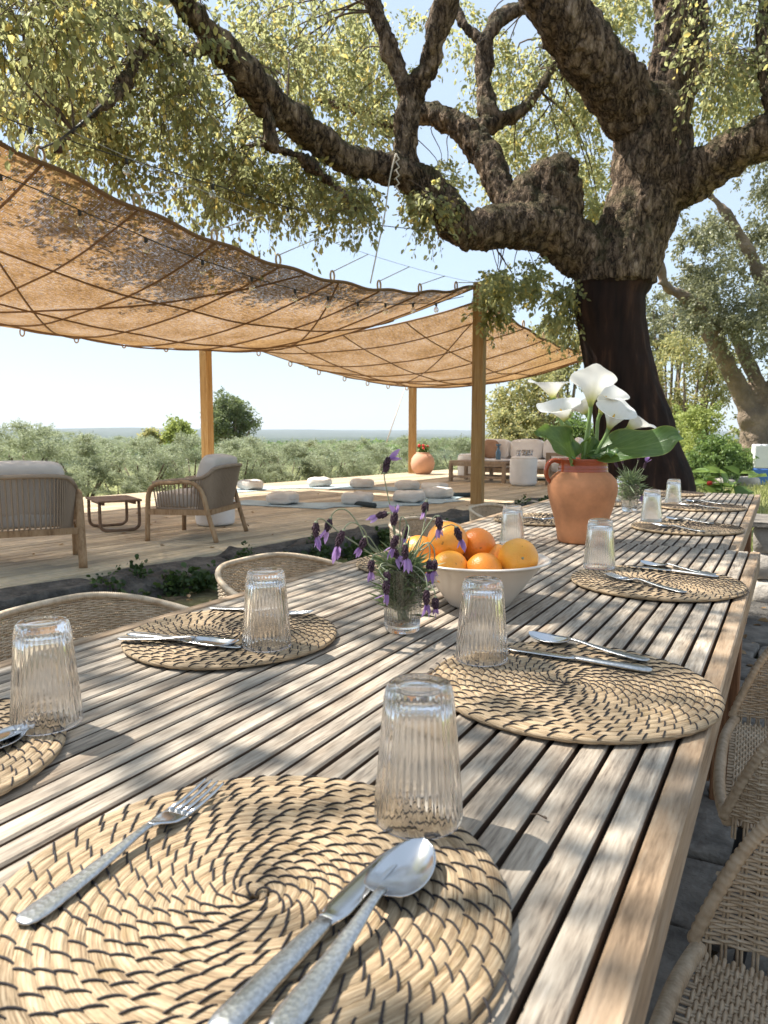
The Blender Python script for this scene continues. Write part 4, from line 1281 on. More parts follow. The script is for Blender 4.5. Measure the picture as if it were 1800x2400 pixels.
# fallen leaves
n = 900
P = np.c_[rng.uniform(-3.3, 1.4, n), rng.uniform(.3, 9, n), rng.uniform(.045, .06, n)]
D = unit(n); D[:, 2] *= .15; U = np.tile([0, 0, 1.0], (n, 1)) + rng.normal(size=(n, 3)) * .35
tag(put('fallen_leaves', leaf_mesh('fallen_leaves', P, D, U, rng.uniform(.03, .06, n), .55, M['dry'])), 'dry oak leaves scattered over the ground and paving', 'leaves', kind='stuff')
# a few on the deck
n = 90
P = np.array([dk(rng.uniform(-5, 5), rng.uniform(.1, 3.0), DECK_Z + .006) for _ in range(n)])
D = unit(n); D[:, 2] *= .2
tag(put('deck_leaves', leaf_mesh('deck_leaves', P, D, np.tile([0, 0, 1.0], (n, 1)) + rng.normal(size=(n, 3)) * .4, rng.uniform(.025, .05, n), .55, M['dry'])), 'dry leaves scattered on the deck planks', 'leaves', kind='stuff')
# ivy and weeds below the kerb
ps = []
for k in range(95):
    u = random.uniform(-6.5, 8); w = random.uniform(-.85, -.36)
    c = dk(u, w, random.uniform(0.0, .07))
    ps.append(spray(c, random.uniform(.10, .20), 12, 10, .2, .35, .042, hang=-.1))
for k in range(14):
    c = dk(random.uniform(-4.6, 4), random.uniform(-.40, -.30), random.uniform(.08, .16))
    ps.append(spray(c, .10, 8, 9, .1, .5, .03, hang=-.3))
P, D, U, L = cat(ps)
tag(put('ivy', leaf_mesh('ivy', P, D, U, L, .75, M['ivy_leaf'])), 'dark ivy and weeds growing below the slate kerb', 'ivy', kind='stuff')
# grass beyond the tables
n = 30000
xs = rng.uniform(-3.0, 7.0, n); ys = 6.2 + 20 * rng.random(n) ** 1.3
P = np.c_[xs, ys, np.array([ground_h(x, y) for x, y in zip(xs, ys)])]
D = unit(n) * .5 + np.array([0, 0, 1.0])
tag(put('grass', leaf_mesh('grass', P, D, unit(n), rng.uniform(.08, .2, n), .09, M['grass'])), 'sunlit rough grass beyond the end of the tables', 'grass', kind='stuff')
# broad-leaved plant with a red flower
b = at(1560, 1075, 11.0); b.z = 0
t = thing('broad_leaf_plant', 'broad-leaved green plant with one red flower beside the thick trunk', 'plant', b)
n = 26
P = np.c_[rng.normal(0, .16, n), rng.normal(0, .16, n), rng.uniform(.10, .5, n)]
D = np.c_[rng.normal(0, 1, n), rng.normal(0, 1, n), rng.uniform(-.2, .5, n)]
put('leaves', leaf_mesh('leaves', P, D, np.tile([0, 0, 1.0], (n, 1)) + rng.normal(size=(n, 3)) * .3, rng.uniform(.22, .36, n), .8, M['green_leaf']), t)['kind'] = 'stuff'
m = MB()
for k in range(12):
    m.tube([(0, 0, 0), (P[k][0] * .6, P[k][1] * .6, P[k][2] * .6), tuple(P[k])], .007, 5)
m.build('stems', M['calla_stem'], t)['kind'] = 'stuff'
p = at(1533, 1044, 11.0) - b
MB().sup(.04, .04, .035, 1, 1, 12, 8, p, .015, 25).build('red_flower', M['red'], t)
# pale rocks by the pillar
for k, (lb, x, y, d, s) in enumerate((('flat pale rock lying in the grass left of the white and blue pillar', 1595, 1040, 15, .42), ('small pale rock next to the flat one in the grass', 1562, 1052, 14.5, .2))):
    p = at(x, y, d); p.z = .06
    o = MB().sup(s, s * .6, .13, .45, .6, 20, 8, (0, 0, 0), .06, 4, k).build('rock', M['pale_stone'], None, loc=p)
    tag(o, lb, 'rock', 'rocks in the grass')

# ------------------------------------------------------------------ dining tables
TZ = .75
SL, GAP = .025, .0055
def dining_table(label, x_right, y0, y1, nsl, rz):
    ln = y1 - y0
    wid = nsl * SL + (nsl - 1) * GAP
    t = thing('dining_table', label, 'table', (x_right, y0, 0), rz, 'slatted dining tables')
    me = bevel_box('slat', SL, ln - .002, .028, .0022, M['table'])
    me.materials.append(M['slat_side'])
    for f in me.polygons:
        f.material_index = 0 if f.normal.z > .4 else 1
    me_e = bevel_box('rail', .026, ln, .052, .0025, M['table_edge'])
    for k in range(nsl):
        x = -SL / 2 - k * (SL + GAP)
        if k in (0, nsl - 1):
            put('side_rail', me_e, t, (x, ln / 2, TZ - .026))
        else:
            put('slat', me, t, (x, ln / 2, TZ - .014 + random.uniform(-.0005, .0004)))
    for y in (.03, ln * .33, ln * .66, ln - .03):
        MB().box(-wid + .027, -.027, y - .028, y + .028, TZ - .066, TZ - .0295).build('cross_batten', M['table_leg'], t, False)
    lg = bevel_box('leg', .062, .062, TZ - .053, .004, M['table_leg'])
    for x in (-.062, -wid + .062):
        for y in (.09, ln - .09):
            put('leg', lg, t, (x, y, (TZ - .053) / 2 + .0))
    MB().box(-wid / 2 - .03, -wid / 2 + .03, .12, ln - .12, .10, .15).build('stretcher', M['table_leg'], t, False)
    for y in (.09, ln - .09):
        MB().box(-wid + .095, -.095, y - .022, y + .022, .10, .152).build('foot_bar', M['table_leg'], t, False)
    return t
dining_table('near slatted teak dining table holding the fruit bowl', -.0665, .10, 2.312, 31, 0)
dining_table('farther slatted teak dining table standing end to end with the first', -.122, 2.320, 4.50, 31, R(.6))

# ------------------------------------------------------------------ woven dining chairs
def make_chair():
    t = thing('wicker_chair', 'wicker', 'chair', (0, 0, 0), 0, 'woven tub chairs round the tables')
    ZS = .44
    FR, HB, HW = .27, .28, .25
    # plan of the shell from one front end round the back to the other
    half = [(FR, HW * .96)]
    for k in range(1, 7):
        half.append((FR - (FR + .02) * k / 6, HW))
    for k in range(1, 13):
        a = PI / 2 * k / 12
        half.append((-.02 - (HB - .02) * math.sin(a), HW * max(0, math.cos(a)) ** .75))
    plan = half + [(x, -y) for x, y in half[-2::-1]]
    seg = [0]
    for i in range(1, len(plan)):
        seg.append(seg[-1] + math.dist(plan[i], plan[i - 1]))
    S = seg[-1]
    def pl(s):
        s = max(0, min(S, s))
        i = max(0, min(len(seg) - 2, int(np.searchsorted(seg, s) - 1)))
        q = (s - seg[i]) / (seg[i + 1] - seg[i] + 1e-9)
        x = plan[i][0] * (1 - q) + plan[i + 1][0] * q; y = plan[i][1] * (1 - q) + plan[i + 1][1] * q
        return x, y
    def H(s):
        d = min(s, S - s)
        return ZS + .185 * (1 - (1 - min(1, d / .10)) ** 1.6) + .065 * smooth01((d - .20) / (S / 2 - .28))
    def P3(s, z, off=0):
        x, y = pl(s)
        fl = 1 + .14 * (z - ZS)
        l = math.hypot(x, y) + 1e-9
        nx_, ny_ = x / l, y / l
        if abs(x) < .2 or x > 0: nx_, ny_ = (0.0, math.copysign(1, y)) if abs(y) > HW * .97 else (nx_, ny_)
        return Vector((x * (fl if x < 0 else 1) + nx_ * off, y * fl + ny_ * off, z))
    ns = 80
    ds = S / ns
    sh = MB()
    z = ZS + .006
    k = 0
    while z < ZS + .25:
        ok = [s for s in np.arange(0, S + 1e-6, ds / 2) if H(s) > z + .004]
        if len(ok) > 6:
            pts = [P3(s, z + .0012 * math.sin(s * 40 + k), .0022 * math.cos(PI * s / ds + PI * k)) for s in ok]
            sh.tube(pts, .0024, 4, False)
        z += .0046; k += 1
    for i in range(1, ns):
        s = i * ds
        for o in (-.0022, .0022):
            zz = np.linspace(ZS - .03, H(s), 7)
            sh.tube([P3(min(S, max(0, s + o)), q) for q in zz], .0018, 4, False)
    put('woven_shell', sh.mesh('woven_shell', M['wicker']), t)['kind'] = 'stuff'
    # bound rim
    rim = MB()
    n = 330
    pts = []; rad = []
    for i in range(n * 3 + 1):
        s = S * i / (n * 3)
        pts.append(P3(s, H(s))); rad.append(.0085 * (1.0 if i % 3 else .84))
    rim.tube(pts, rad, 8)
    put('bound_rim', rim.mesh('bound_rim', M['wicker']), t)
    # seat: pairs of stakes running front to back, strands across
    seat = MB()
    ys = np.arange(-HW + .03, HW - .029, .015)
    def back_x(y): return -.02 - (HB - .04) * math.sqrt(max(0, 1 - (abs(y) / (HW - .015)) ** 2.4))
    for j, y in enumerate(ys):
        for o in (-.0025, .0025):
            seat.tube([(FR, y + o, ZS - .010), (back_x(y), y + o, ZS - .012)], .0022, 4, False)
    x = FR - .012
    k = 0
    while x > -.27:
        lim = HW - .012 if x > -.02 else (HW - .015) * max(0, 1 - (abs(x + .02) / (HB - .04)) ** 2) ** (1 / 2.4)
        if lim > .03:
            yy_ = np.arange(-lim, lim + .001, .005)
            seat.tube([(x, q, ZS - .011 + .0032 * math.cos(PI * (q + HW - .03) / .015 + PI * k)) for q in yy_], .0028, 4, False)
        x -= .0050; k += 1
    put('woven_seat', seat.mesh('woven_seat', M['wicker']), t)['kind'] = 'stuff'
    fr = MB()
    n = 90
    pts = [Vector((FR + .012 - .02 * abs(2 * i / (n * 3) - 1) ** 3, (-1 + 2 * i / (n * 3)) * HW * .96, ZS - .004)) for i in range(n * 3 + 1)]
    fr.tube(pts, [.0105 * (1.0 if i % 3 else .8) for i in range(n * 3 + 1)], 8)
    put('front_binding', fr.mesh('front_binding', M['wicker']), t)
    for sx, sy in ((1, 1), (1, -1), (-1, 1), (-1, -1)):
        p = catmull([(sx * .10, sy * .20, ZS - .035), (sx * .17, sy * .215, ZS - .038), (sx * .205, sy * .225, ZS - .07), (sx * .235, sy * .24, .20), (sx * .265, sy * .255, .0)], 5)
        MB().tube(p, .0095, 8).build('leg', M['black_metal'], t)
    for sy in (1, -1):
        MB().tube([(-.225, sy * .236, .25), (.225, sy * .236, .25)], .0055, 6).build('side_brace', M['black_metal'], t)
    for x in (-.1, .1):
        MB().tube([(x, -.20, ZS - .035), (x, .20, ZS - .035)], .009, 8).build('seat_bar', M['black_metal'], t)
    return t
chair0 = make_chair()
CH = [(.185, .68, PI - .03, 'woven tub chair at the bottom right corner, nearest the camera'), (.19, 1.52, PI + .04, 'woven tub chair on black legs at the right side, second from the camera'),
      (-1.14, 1.03, .02, 'woven tub chair at the left margin behind the upturned glass'), (-1.12, 1.69, -.03, 'woven tub chair on the left side just right of the first one'),
      (-1.18, 2.80, .03, 'woven tub chair behind the lavender and the oranges'), (-1.12, 3.52, -.04, 'woven tub chair farthest along, left of the terracotta jug')]
for k, (x, y, rz, lb) in enumerate(CH):
    if k == 0:
        chair0.location = (x, y, 0.02); chair0.rotation_euler = (0, 0, rz); chair0['label'] = lb
    else:
        dup(chair0, (x, y, 0.02), rz, lb)

# ------------------------------------------------------------------ placemats
MAT_T = .0106
def make_mat():
    pitch, RR = .0105, .187
    body = MB()
    uvs = []
    th = .0
    k = 7
    s = 0.0
    rows = []
    ph = 0.0
    th_max = 2 * PI * (RR - .0075) / pitch
    st = []
    last = 0
    while th < th_max:
        r = .004 + pitch * th / (2 * PI)
        sp = .0115 + .0135 * min(1, r / RR)
        step = .0034 if r > .02 else .002
        dth = step / max(r, .006)
        ph += step / sp
        if int(ph) > last:
            last = int(ph); st.append((th + random.uniform(-.0025, .0025) / max(r, .01), r))
        f = ph - int(ph)
        rows.append((th, r, s, f))
        th += dth; s += step
    NC = 11
    vs = []; fs = []; uv = []
    for i, (th, r, s_, f) in enumerate(rows):
        bulge = .90 + .14 * math.sin(PI * f) ** .6
        fade = min(1, i / 8, (len(rows) - 1 - i) / 40)
        hw = pitch * .60 * bulge * fade; hz = .0042 * bulge * fade
        wob = .0006 * noise.noise(Vector((s_ * 30, 0, 1)))
        for k in range(NC):
            a = 2 * PI * k / NC
            rr = r + wob + hw * math.cos(a)
            zz = .0062 + hz * math.copysign(abs(math.sin(a)) ** .7, math.sin(a)) + .0005 * noise.noise(Vector((s_ * 60, k, 5)))
            tw = th + .0025 / max(r, .01) * math.sin(a) * 0
            vs.append((rr * math.cos(tw), rr * math.sin(tw), max(0.0006, zz)))
            uv.append((s_, k / NC))
    for i in range(len(rows) - 1):
        for k in range(NC):
            k2 = (k + 1) % NC
            fs.append((i * NC + k, (i + 1) * NC + k, (i + 1) * NC + k2, i * NC + k2))
    me = bpy.data.meshes.new('straw_coil')
    me.from_pydata(vs, [], fs)
    ul = me.uv_layers.new(name='UVMap')
    uva = np.empty((len(me.loops), 2), np.float32)
    li = 0
    for f in fs:
        wrap = any(x % NC == NC - 1 for x in f) and any(x % NC == 0 for x in f)
        for x in f:
            u_, v_ = uv[x]
            if wrap and x % NC == 0: v_ = 1.0
            uva[li] = (u_, v_); li += 1
    ul.data.foreach_set('uv', uva.reshape(-1))
    me.polygons.foreach_set('use_smooth', [True] * len(me.polygons))
    me.materials.append(M['straw'])
    sm = MB()
    for (th, r) in st:
        sl = .0105
        pts = []
        for q in np.linspace(-.62, .72, 7):
            a = q * PI / 2 * 1.25
            rr = r - pitch * .60 * math.sin(a)
            zz = .0062 + .0046 * max(-.5, math.cos(a))
            t2 = th + (q * sl * .9 + .0012 * math.sin(q * 3)) / max(r, .012)
            pts.append((rr * math.cos(t2), rr * math.sin(t2), zz + .0004))
        sm.tube(pts, .00088, 5, False)
    return me, sm.mesh('stitching', M['black_cord'])
mat_me, stitch_me = make_mat()
def placemat(label, x, y, s=1.0, rz=None):
    t = thing('placemat', label, 'placemat', (x, y, TZ + .0006), random.uniform(0, 6) if rz is None else rz, 'round straw placemats')
    t.scale = (s, s, 1)
    put('straw_coil', mat_me, t)
    put('stitching', stitch_me, t)['kind'] = 'stuff'
    return t
MATS = [(-.318, .386, 1.0, 'round straw placemat in the foreground with the fork, knife and spoon'), (-.240, .938, 1.0, 'round straw placemat by the right table edge under spoon and knife'),
        (-.250, 1.703, 1.0, 'round straw placemat on the right, beyond the fruit bowl'), (-.785, .912, .93, 'round straw placemat on the left with fork, knife and spoon'),
        (-.785, .380, .93, 'round straw placemat cut by the left margin'), (-.80, 1.66, .95, 'round straw placemat half hidden behind the lavender'),
        (-.315, 2.74, 1.0, 'round straw placemat nearest the joint on the farther table'), (-.82, 2.74, 1.0, 'round straw placemat left of the terracotta jug'),
        (-.345, 3.55, 1.0, 'round straw placemat near the far right corner of the farther table'), (-.80, 3.55, 1.0, 'round straw placemat behind the jug on the left of the farther table'),
        (-.58, 4.26, .95, 'round straw placemat at the far head of the farther table')]
for x, y, s, lb in MATS:
    placemat(lb, x, y, s)

# ------------------------------------------------------------------ tumblers
def glass_mesh():
    outer = [(.0372, .0), (.0376, .0015), (.0374, .006), (.0365, .016), (.0345, .040), (.0322, .066), (.0300, .092), (.0290, .104), (.0284, .110), (.0272, .1145), (.0245, .117), (.0205, .1172), (.0175, .1160), (.0150, .1155), (0.0001, .1155)]
    inner = [(0.0001, .1035), (.014, .1038), (.0215, .1015), (.0250, .096), (.0262, .090), (.0285, .066), (.0312, .040), (.0336, .016), (.0347, .006), (.0354, .0012), (.0362, 0), (.0372, 0)]
    m = MB()
    m.lathe(outer, 288, flute=36, amp=.0006, zr=(.0099, .1045))
    m.lathe(inner, 288)
    return m.mesh('drinking_glass', M['glass'])
gl_me = glass_mesh()
GL = [(-.262, .534, 'upturned fluted glass in the foreground on the nearest placemat'), (-.377, .972, 'upturned fluted glass left of the spoon on the right-hand placemat'),
      (-.396, 1.789, 'upturned fluted glass in front of the terracotta jug'), (-.689, .876, 'upturned fluted glass on the left placemat'),
      (-.716, .515, 'upturned fluted glass at the left margin'), (-.445, 2.835, 'upturned fluted glass nearest the joint on the farther table'),
      (-.485, 3.70, 'upturned fluted glass in front of the thick trunk'), (-.73, 2.12, 'upturned fluted glass hidden behind the oranges'),
      (-.70, 3.62, 'upturned fluted glass just right of the small farther lavender vase'), (-.735, 3.10, 'upturned fluted glass between jug and farther lavender vase')]
for x, y, lb in GL:
    on_mat = any(math.hypot(x - a, y - b) < .187 * s_ for a, b, s_, _ in MATS)
    o = put('drinking_glass', gl_me, None, (x, y, TZ + (MAT_T + .0012 if on_mat else .0008)), random.uniform(0, 1))
    tag(o, lb, 'glass', 'upturned fluted glasses')

# ------------------------------------------------------------------ cutlery (pointing along +x, handle end at 0)
def loft(sec, n=10):
    """sec: (x, halfwidth, z, halfthick)"""
    m = MB(); vs = []; fs = []
    for x, hw, z, ht in sec:
        for k in range(n):
            a = 2 * PI * k / n
            c, s = math.cos(a), math.sin(a)
            vs.append((x, hw * math.copysign(abs(c) ** .7, c), z + ht * math.copysign(abs(s) ** .8, s)))
    for i in range(len(sec) - 1):
        for k in range(n):
            k2 = (k + 1) % n
            fs.append((i * n + k, i * n + k2, (i + 1) * n + k2, (i + 1) * n + k))
    fs.append(tuple(range(n))[::-1]); fs.append(tuple(range((len(sec) - 1) * n, len(sec) * n)))
    return m.add(vs, fs)
HAND = [(0, .003, .0030, .0007), (.0015, .0065, .0030, .0012), (.006, .0092, .0030, .0014), (.016, .0102, .0031, .0015), (.035, .0090, .0035, .0016), (.06, .0072, .0045, .0017), (.085, .0055, .0066, .0018), (.105, .0040, .0090, .0019), (.118, .0034, .0098, .0019), (.126, .0036, .0092, .0018)]
h_me = loft(HAND).mesh('handle', M['hammered'])
def spoon_head():
    m = MB(); L0, L1, W = .122, .196, .0215
    nu, nv = 18, 14
    for sgn in (0, 1):
        vs = []; fs = []
        for i in range(nu + 1):
            t = i / nu
            x = L0 + (L1 - L0) * t
            w = W * (1 - abs(2 * t ** .86 - 1) ** 2.15) ** .55 + .0030 * (1 - t) ** 6
            for j in range(nv + 1):
                q = -1 + 2 * j / nv
                dep = .0085 * (1 - q * q) * math.sin(PI * t) ** .8
                rim = .0085 - .0045 * math.sin(PI * t * .9) + .001 * t
                z = rim - dep
                vs.append((x, q * w, z - (.0011 if sgn else 0)))
        for i in range(nu):
            for j in range(nv):
                f = (i * (nv + 1) + j, (i + 1) * (nv + 1) + j, (i + 1) * (nv + 1) + j + 1, i * (nv + 1) + j + 1)
                fs.append(f[::-1] if sgn else f)
        m.add(vs, fs)
    b = (nu + 1) * (nv + 1)
    for i in range(nu):
        m.f.append((i * (nv + 1), i * (nv + 1) + b, (i + 1) * (nv + 1) + b, (i + 1) * (nv + 1)))
        m.f.append((i * (nv + 1) + nv, (i + 1) * (nv + 1) + nv, (i + 1) * (nv + 1) + nv + b, i * (nv + 1) + nv + b))
    return m.mesh('bowl', M['steel'])
sp_me = spoon_head()
fork_me = loft([(.122, .0036, .0096, .0018), (.128, .0055, .0086, .0016), (.134, .0092, .0070, .0014), (.140, .0118, .0054, .0013), (.150, .0126, .0042, .0012), (.158, .0127, .0040, .0012)], 14).mesh('neck', M['steel'])
tine_me = loft([(.156, .0021, .0041, .0012), (.170, .0020, .0046, .0012), (.190, .0018, .0068, .0011), (.203, .0013, .0094, .0009), (.206, .0004, .0102, .0004)], 8).mesh('tine', M['steel'])
kh_me = loft([(0, .003, .004, .001), (.002, .0075, .004, .0024), (.010, .0098, .0042, .0032), (.03, .0094, .0045, .0036), (.07, .0080, .005, .0034), (.098, .0066, .0055, .0030), (.106, .0060, .0056, .0028)]).mesh('handle', M['hammered'])
kb_me = loft([(.104, .0062, .0056, .0026), (.112, .0085, .0054, .0012), (.118, .0098, .0054, .0010), (.16, .0100, .0052, .0009), (.19, .0092, .0050, .0008), (.203, .0060, .0048, .0007), (.209, .0015, .0048, .0005)]).mesh('blade', M['steel'])
ZM = TZ + MAT_T + .0006
def spoon(label, x, y, ang, dz=0, tilt=0):
    t = thing('spoon', label, 'spoon', (x, y, ZM + dz), R(ang), 'spoons on the placemats'); t.rotation_euler.y = -tilt
    put('handle', h_me, t); put('bowl', sp_me, t)
def fork(label, x, y, ang, dz=0):
    t = thing('fork', label, 'fork', (x, y, ZM + dz), R(ang), 'forks on the placemats')
    put('handle', h_me, t); put('neck', fork_me, t)
    for k in range(4):
        put('tine', tine_me, t, (0, -.0099 + k * .0066, 0))
def knife(label, x, y, ang, dz=0):
    t = thing('knife', label, 'knife', (x, y, ZM + dz), R(ang), 'knives on the placemats')
    put('handle', kh_me, t); put('blade', kb_me, t)
fork('steel fork on the foreground placemat', -.429, .281, 94.2)
knife('steel knife half under the spoon on the foreground placemat', -.255, .272, 88.5)
spoon('steel spoon with a shining bowl on the foreground placemat', -.225, .288, 92.2, .002, R(1.5))
spoon('steel spoon on the right-hand placemat left of the table edge', -.163, 1.066, 165.7, .002)
knife('steel knife on the right-hand placemat left of the table edge', -.152, 1.024, 179)
spoon('steel spoon on the placemat beyond the fruit bowl', -.140, 1.800, 154, .002)
knife('steel knife on the placemat beyond the fruit bowl', -.132, 1.782, 168)
fork('steel fork on the placemat beyond the fruit bowl', -.175, 1.578, 150)
spoon('steel spoon on the left placemat', -.905, .782, 20, .003)
knife('steel knife on the left placemat', -.915, .812, 7)
fork('steel fork behind the glass on the left placemat', -.93, 1.015, 12)
spoon('steel spoon at the left margin, mostly out of view', -.690, .292, 97, .002)
knife('steel knife on the cropped placemat at the left margin', -.712, .29, 91)
spoon('steel spoon on the farther table near the joint', -.235, 2.83, 150, .002)
fork('steel fork on the farther table near the joint', -.24, 2.60, 150)
fork('steel fork on the placemat left of the terracotta jug', -.95, 2.61, 24)
spoon('steel spoon near the far right corner of the farther table', -.26, 3.64, 152, .002)
fork('steel fork near the far right corner of the farther table', -.26, 3.44, 152)

# ------------------------------------------------------------------ fruit bowl
bc = Vector((-.525, 1.335, TZ + .001))
m = MB()
m.lathe([(0, .004), (.058, .0), (.061, .003), (.075, .022), (.100, .055), (.120, .080), (.130, .0875), (.136, .0885), (.137, .091), (.132, .0925), (.122, .087), (.108, .070), (.085, .038), (.060, .014), (0, .010)], 72)
o = m.build('fruit_bowl', M['ceramic'], None, loc=bc)
tag(o, 'cream ceramic bowl full of oranges in the middle of the table', 'bowl')
def orange(label, p, r, rot):
    m = MB(); vs = []; fs = []
    nu, nv = 40, 24
    for j in range(nv + 1):
        h = PI * j / nv
        for i in range(nu):
            w = 2 * PI * i / nu
            d = Vector((math.sin(h) * math.cos(w), math.sin(h) * math.sin(w), math.cos(h)))
            rr = r * (1 + .02 * noise.noise(d * 1.7 + Vector((r * 90, 0, p[0] * 9)))) - .0035 * math.exp(-(h / .22) ** 2) - .002 * math.exp(-((PI - h) / .2) ** 2)
            vs.append(d * rr)
    for j in range(nv):
        for i in range(nu):
            i2 = (i + 1) % nu
            fs.append((j * nu + i, (j + 1) * nu + i, (j + 1) * nu + i2, j * nu + i2))
    m.add(vs, fs)
    o = m.build('orange', M['orange'], None, loc=p)
    o.rotation_euler = rot
    s = MB(); s.lathe([(0, .0012), (.0022, .001), (.0030, -.0005), (.0034, -.002)], 7, (0, 0, r - .0034)).build('stem_scar', M['lav_stem'], o)
    return tag(o, label, 'orange', 'oranges in the bowl')
ORA = [('large orange at the top left of the heap, behind the lavender tips', at(966, 1170, 1.43), .040, (R(-20), R(-70), 0)),
       ('deep orange fruit at the top middle of the heap', at(1031, 1180, 1.46), .037, (R(150), R(30), 0)),
       ('yellowish orange with its stem scar showing at the right of the bowl', at(1119, 1206, 1.40), .0385, (R(80), 0, R(33))),
       ('pale orange at the front left of the bowl', at(972, 1229, 1.385), .0355, (R(78), 0, R(10))),
       ('golden orange at the front middle of the bowl', at(1045, 1234, 1.375), .0355, (R(160), 0, 0)),
       ('deep orange fruit in the middle, almost hidden in the heap', at(1072, 1212, 1.45), .034, (R(30), R(160), 0)),
       ('orange at the left of the heap behind the lavender leaves', at(905, 1196, 1.43), .036, (R(120), 0, 0)),
       ('orange at the far left of the bowl behind the glass vase', at(922, 1222, 1.42), .033, (R(200), 0, 0)),
       ('orange at the back of the heap, hidden behind the others', at(1000, 1225, 1.48), .035, (R(40), 0, 0))]
for a in ORA:
    orange(*a)

# ------------------------------------------------------------------ terracotta jug with calla lilies
jc = Vector((-.560, 2.268, TZ + .001))
t = thing('terracotta_jug', 'big terracotta jug with a glazed dark red neck, holding the calla lilies', 'jug', jc)
body = [(0, .003), (.066, .0), (.071, .004), (.074, .03), (.082, .07), (.095, .115), (.1035, .150), (.1045, .172), (.0985, .193), (.085, .2075), (.0775, .213), (.0745, .2165)]
MB().lathe(body, 64).build('body', M['terra'], t)
neck = [(.0748, .2155), (.0752, .219), (.0735, .2225), (.0745, .226), (.0735, .2295), (.0725, .240), (.0745, .248), (.0775, .252), (.0772, .2555), (.0735, .2560), (.0690, .250), (.067, .235), (.066, .20), (0, .198)]
MB().lathe(neck, 64).build('glazed_neck', M['glaze'], t)
hx = Vector((-CR[0], -CR[1], 0))
pts = [(hx * .070 + Vector((0, 0, .246))), (hx * .088 + Vector((0, 0, .250))), (hx * .104 + Vector((0, 0, .242))), (hx * .112 + Vector((0, 0, .222))), (hx * .110 + Vector((0, 0, .200))), (hx * .099 + Vector((0, 0, .182)))]
pp = catmull([tuple(p) for p in pts], 5)
MB().tube(pp, [.0125 - .003 * i / len(pp) for i in range(len(pp))], 10, flat=(.62, 1.2)).build('handle', M['glaze'], t)

mouth = jc + Vector((0, 0, .24))
def calla(label, base, axis, open_dir, ln, wid, root, tipl=.55, curl=.4, asym=0.0):
    """spathe: a funnel from base along axis; open_dir: the side where it opens"""
    t = thing('calla_lily', label, 'flower', root, 0, 'calla lilies in the jug')
    inv = -Vector(root)
    A = Vector(axis).normalized()
    O = Vector(open_dir); O = (O - A * O.dot(A)).normalized()
    S = A.cross(O)
    nu, nv = 22, 36
    vs = []; tones = []
    for i in range(nu + 1):
        u = i / nu
        for j in range(nv + 1):
            ph = -PI * 1.06 + 2.12 * PI * j / nv            # 0 = back (tall, with the tip), +-pi = the open seam
            back = .5 + .5 * math.cos(ph)
            h = ln * (.50 + .50 * back ** .8 + .12 * max(0, math.cos(ph)) ** 14)
            z = h * u
            r = .0065 + wid * (.42 * u + .58 * u ** 2.0) * (.80 + .20 * (1 - back))
            over = .0015 * (ph / PI) * 1.0
            dirv = -O * math.cos(ph) + S * math.sin(ph)
            curlv = curl * wid * max(0, u - .72) ** 2 * 6
            p = Vector(base) + A * (z - curlv * (.45 + .55 * (1 - back))) + dirv * (r + curlv * .55 + over)
            p += dirv * .004 * noise.noise(Vector((ph * 1.4, u * 2, ln * 50))) * u
            vs.append(p + inv); tones.append(min(1, u * 1.05))
    fs = [(i * (nv + 1) + j, i * (nv + 1) + j + 1, (i + 1) * (nv + 1) + j + 1, (i + 1) * (nv + 1) + j) for i in range(nu) for j in range(nv)]
    me = bpy.data.meshes.new('spathe'); me.from_pydata(vs, [], fs)
    me.polygons.foreach_set('use_smooth', [True] * len(me.polygons))
    a_ = me.attributes.new('tone', 'FLOAT', 'POINT'); a_.data.foreach_set('value', tones)
    me.materials.append(M['calla']); put('spathe', me, t)
    b = Vector(base)
    MB().tube([b + inv, b + A * ln * .2 + inv, b + A * ln * .42 + O * .003 + inv, b + A * ln * .52 + O * .004 + inv], [.003, .0042, .0038, .0015], 8).build('spadix', M['spadix'], t)
    r0 = Vector(root)
    mid = r0.lerp(b, .5) + (b - r0).cross(Vector((0, 0, 1))) * .04
    pts = catmull([tuple(r0 + inv), tuple(mid + inv), tuple(b - A * .025 + inv), tuple(b + A * .004 + inv)], 6)
    n_ = len(pts)
    MB().tube(pts, [.0058 + .0012 * (k / n_) ** 6 for k in range(n_)], 10).build('stem', M['calla_stem'], t)
def cp(x, y, d):
    """sketch position of the flower group"""
    return at((1240 + x / 4.1475) * 1659 / 1800, (840 + y / 4.1475) * 1659 / 1800, d)
CRv = Vector((CR[0], CR[1], 0)); CFv = Vector((CF[0], CF[1], 0)); Z = Vector((0, 0, 1))
calla('white calla lily at the top left of the bunch, turned away', cp(232, 395, 2.34), Z * .9 - CRv * .28 + CFv * .1, CRv * .8 - CFv * .5, .080, .056, mouth + Vector((-.02, .03, -.03)))
calla('white calla lily opening towards the left, lowest on that side', cp(358, 612, 2.20), Z * .80 - CRv * .50 - CFv * .12, CRv * .75 - CFv * .6 + Z * .4, .080, .052, mouth + Vector((-.015, 0, -.03)))
calla('largest white calla lily standing tallest in the middle', cp(600, 470, 2.22), Z + CRv * .05 - CFv * .10, CFv * .9 + CRv * .2, .118, .060, mouth + Vector((.0, -.015, -.03)))
calla('white calla lily overlapping the tallest one on its right', cp(690, 545, 2.30), Z * .9 + CRv * .26, -CFv, .112, .058, mouth + Vector((.02, .02, -.03)))
calla('white calla lily with a yellow spadix right of the middle', cp(770, 690, 2.20), Z * .85 + CRv * .30 - CFv * .10, -CFv * .8 - CRv * .2 + Z * .2, .092, .054, mouth + Vector((.015, -.02, -.03)))
calla('drooping white calla lily at the far right of the bunch', cp(955, 690, 2.24), Z * .52 + CRv * .80, Z * .8 - CRv * .3 - CFv * .35, .082, .044, mouth + Vector((.03, 0, -.03)), curl=.9)
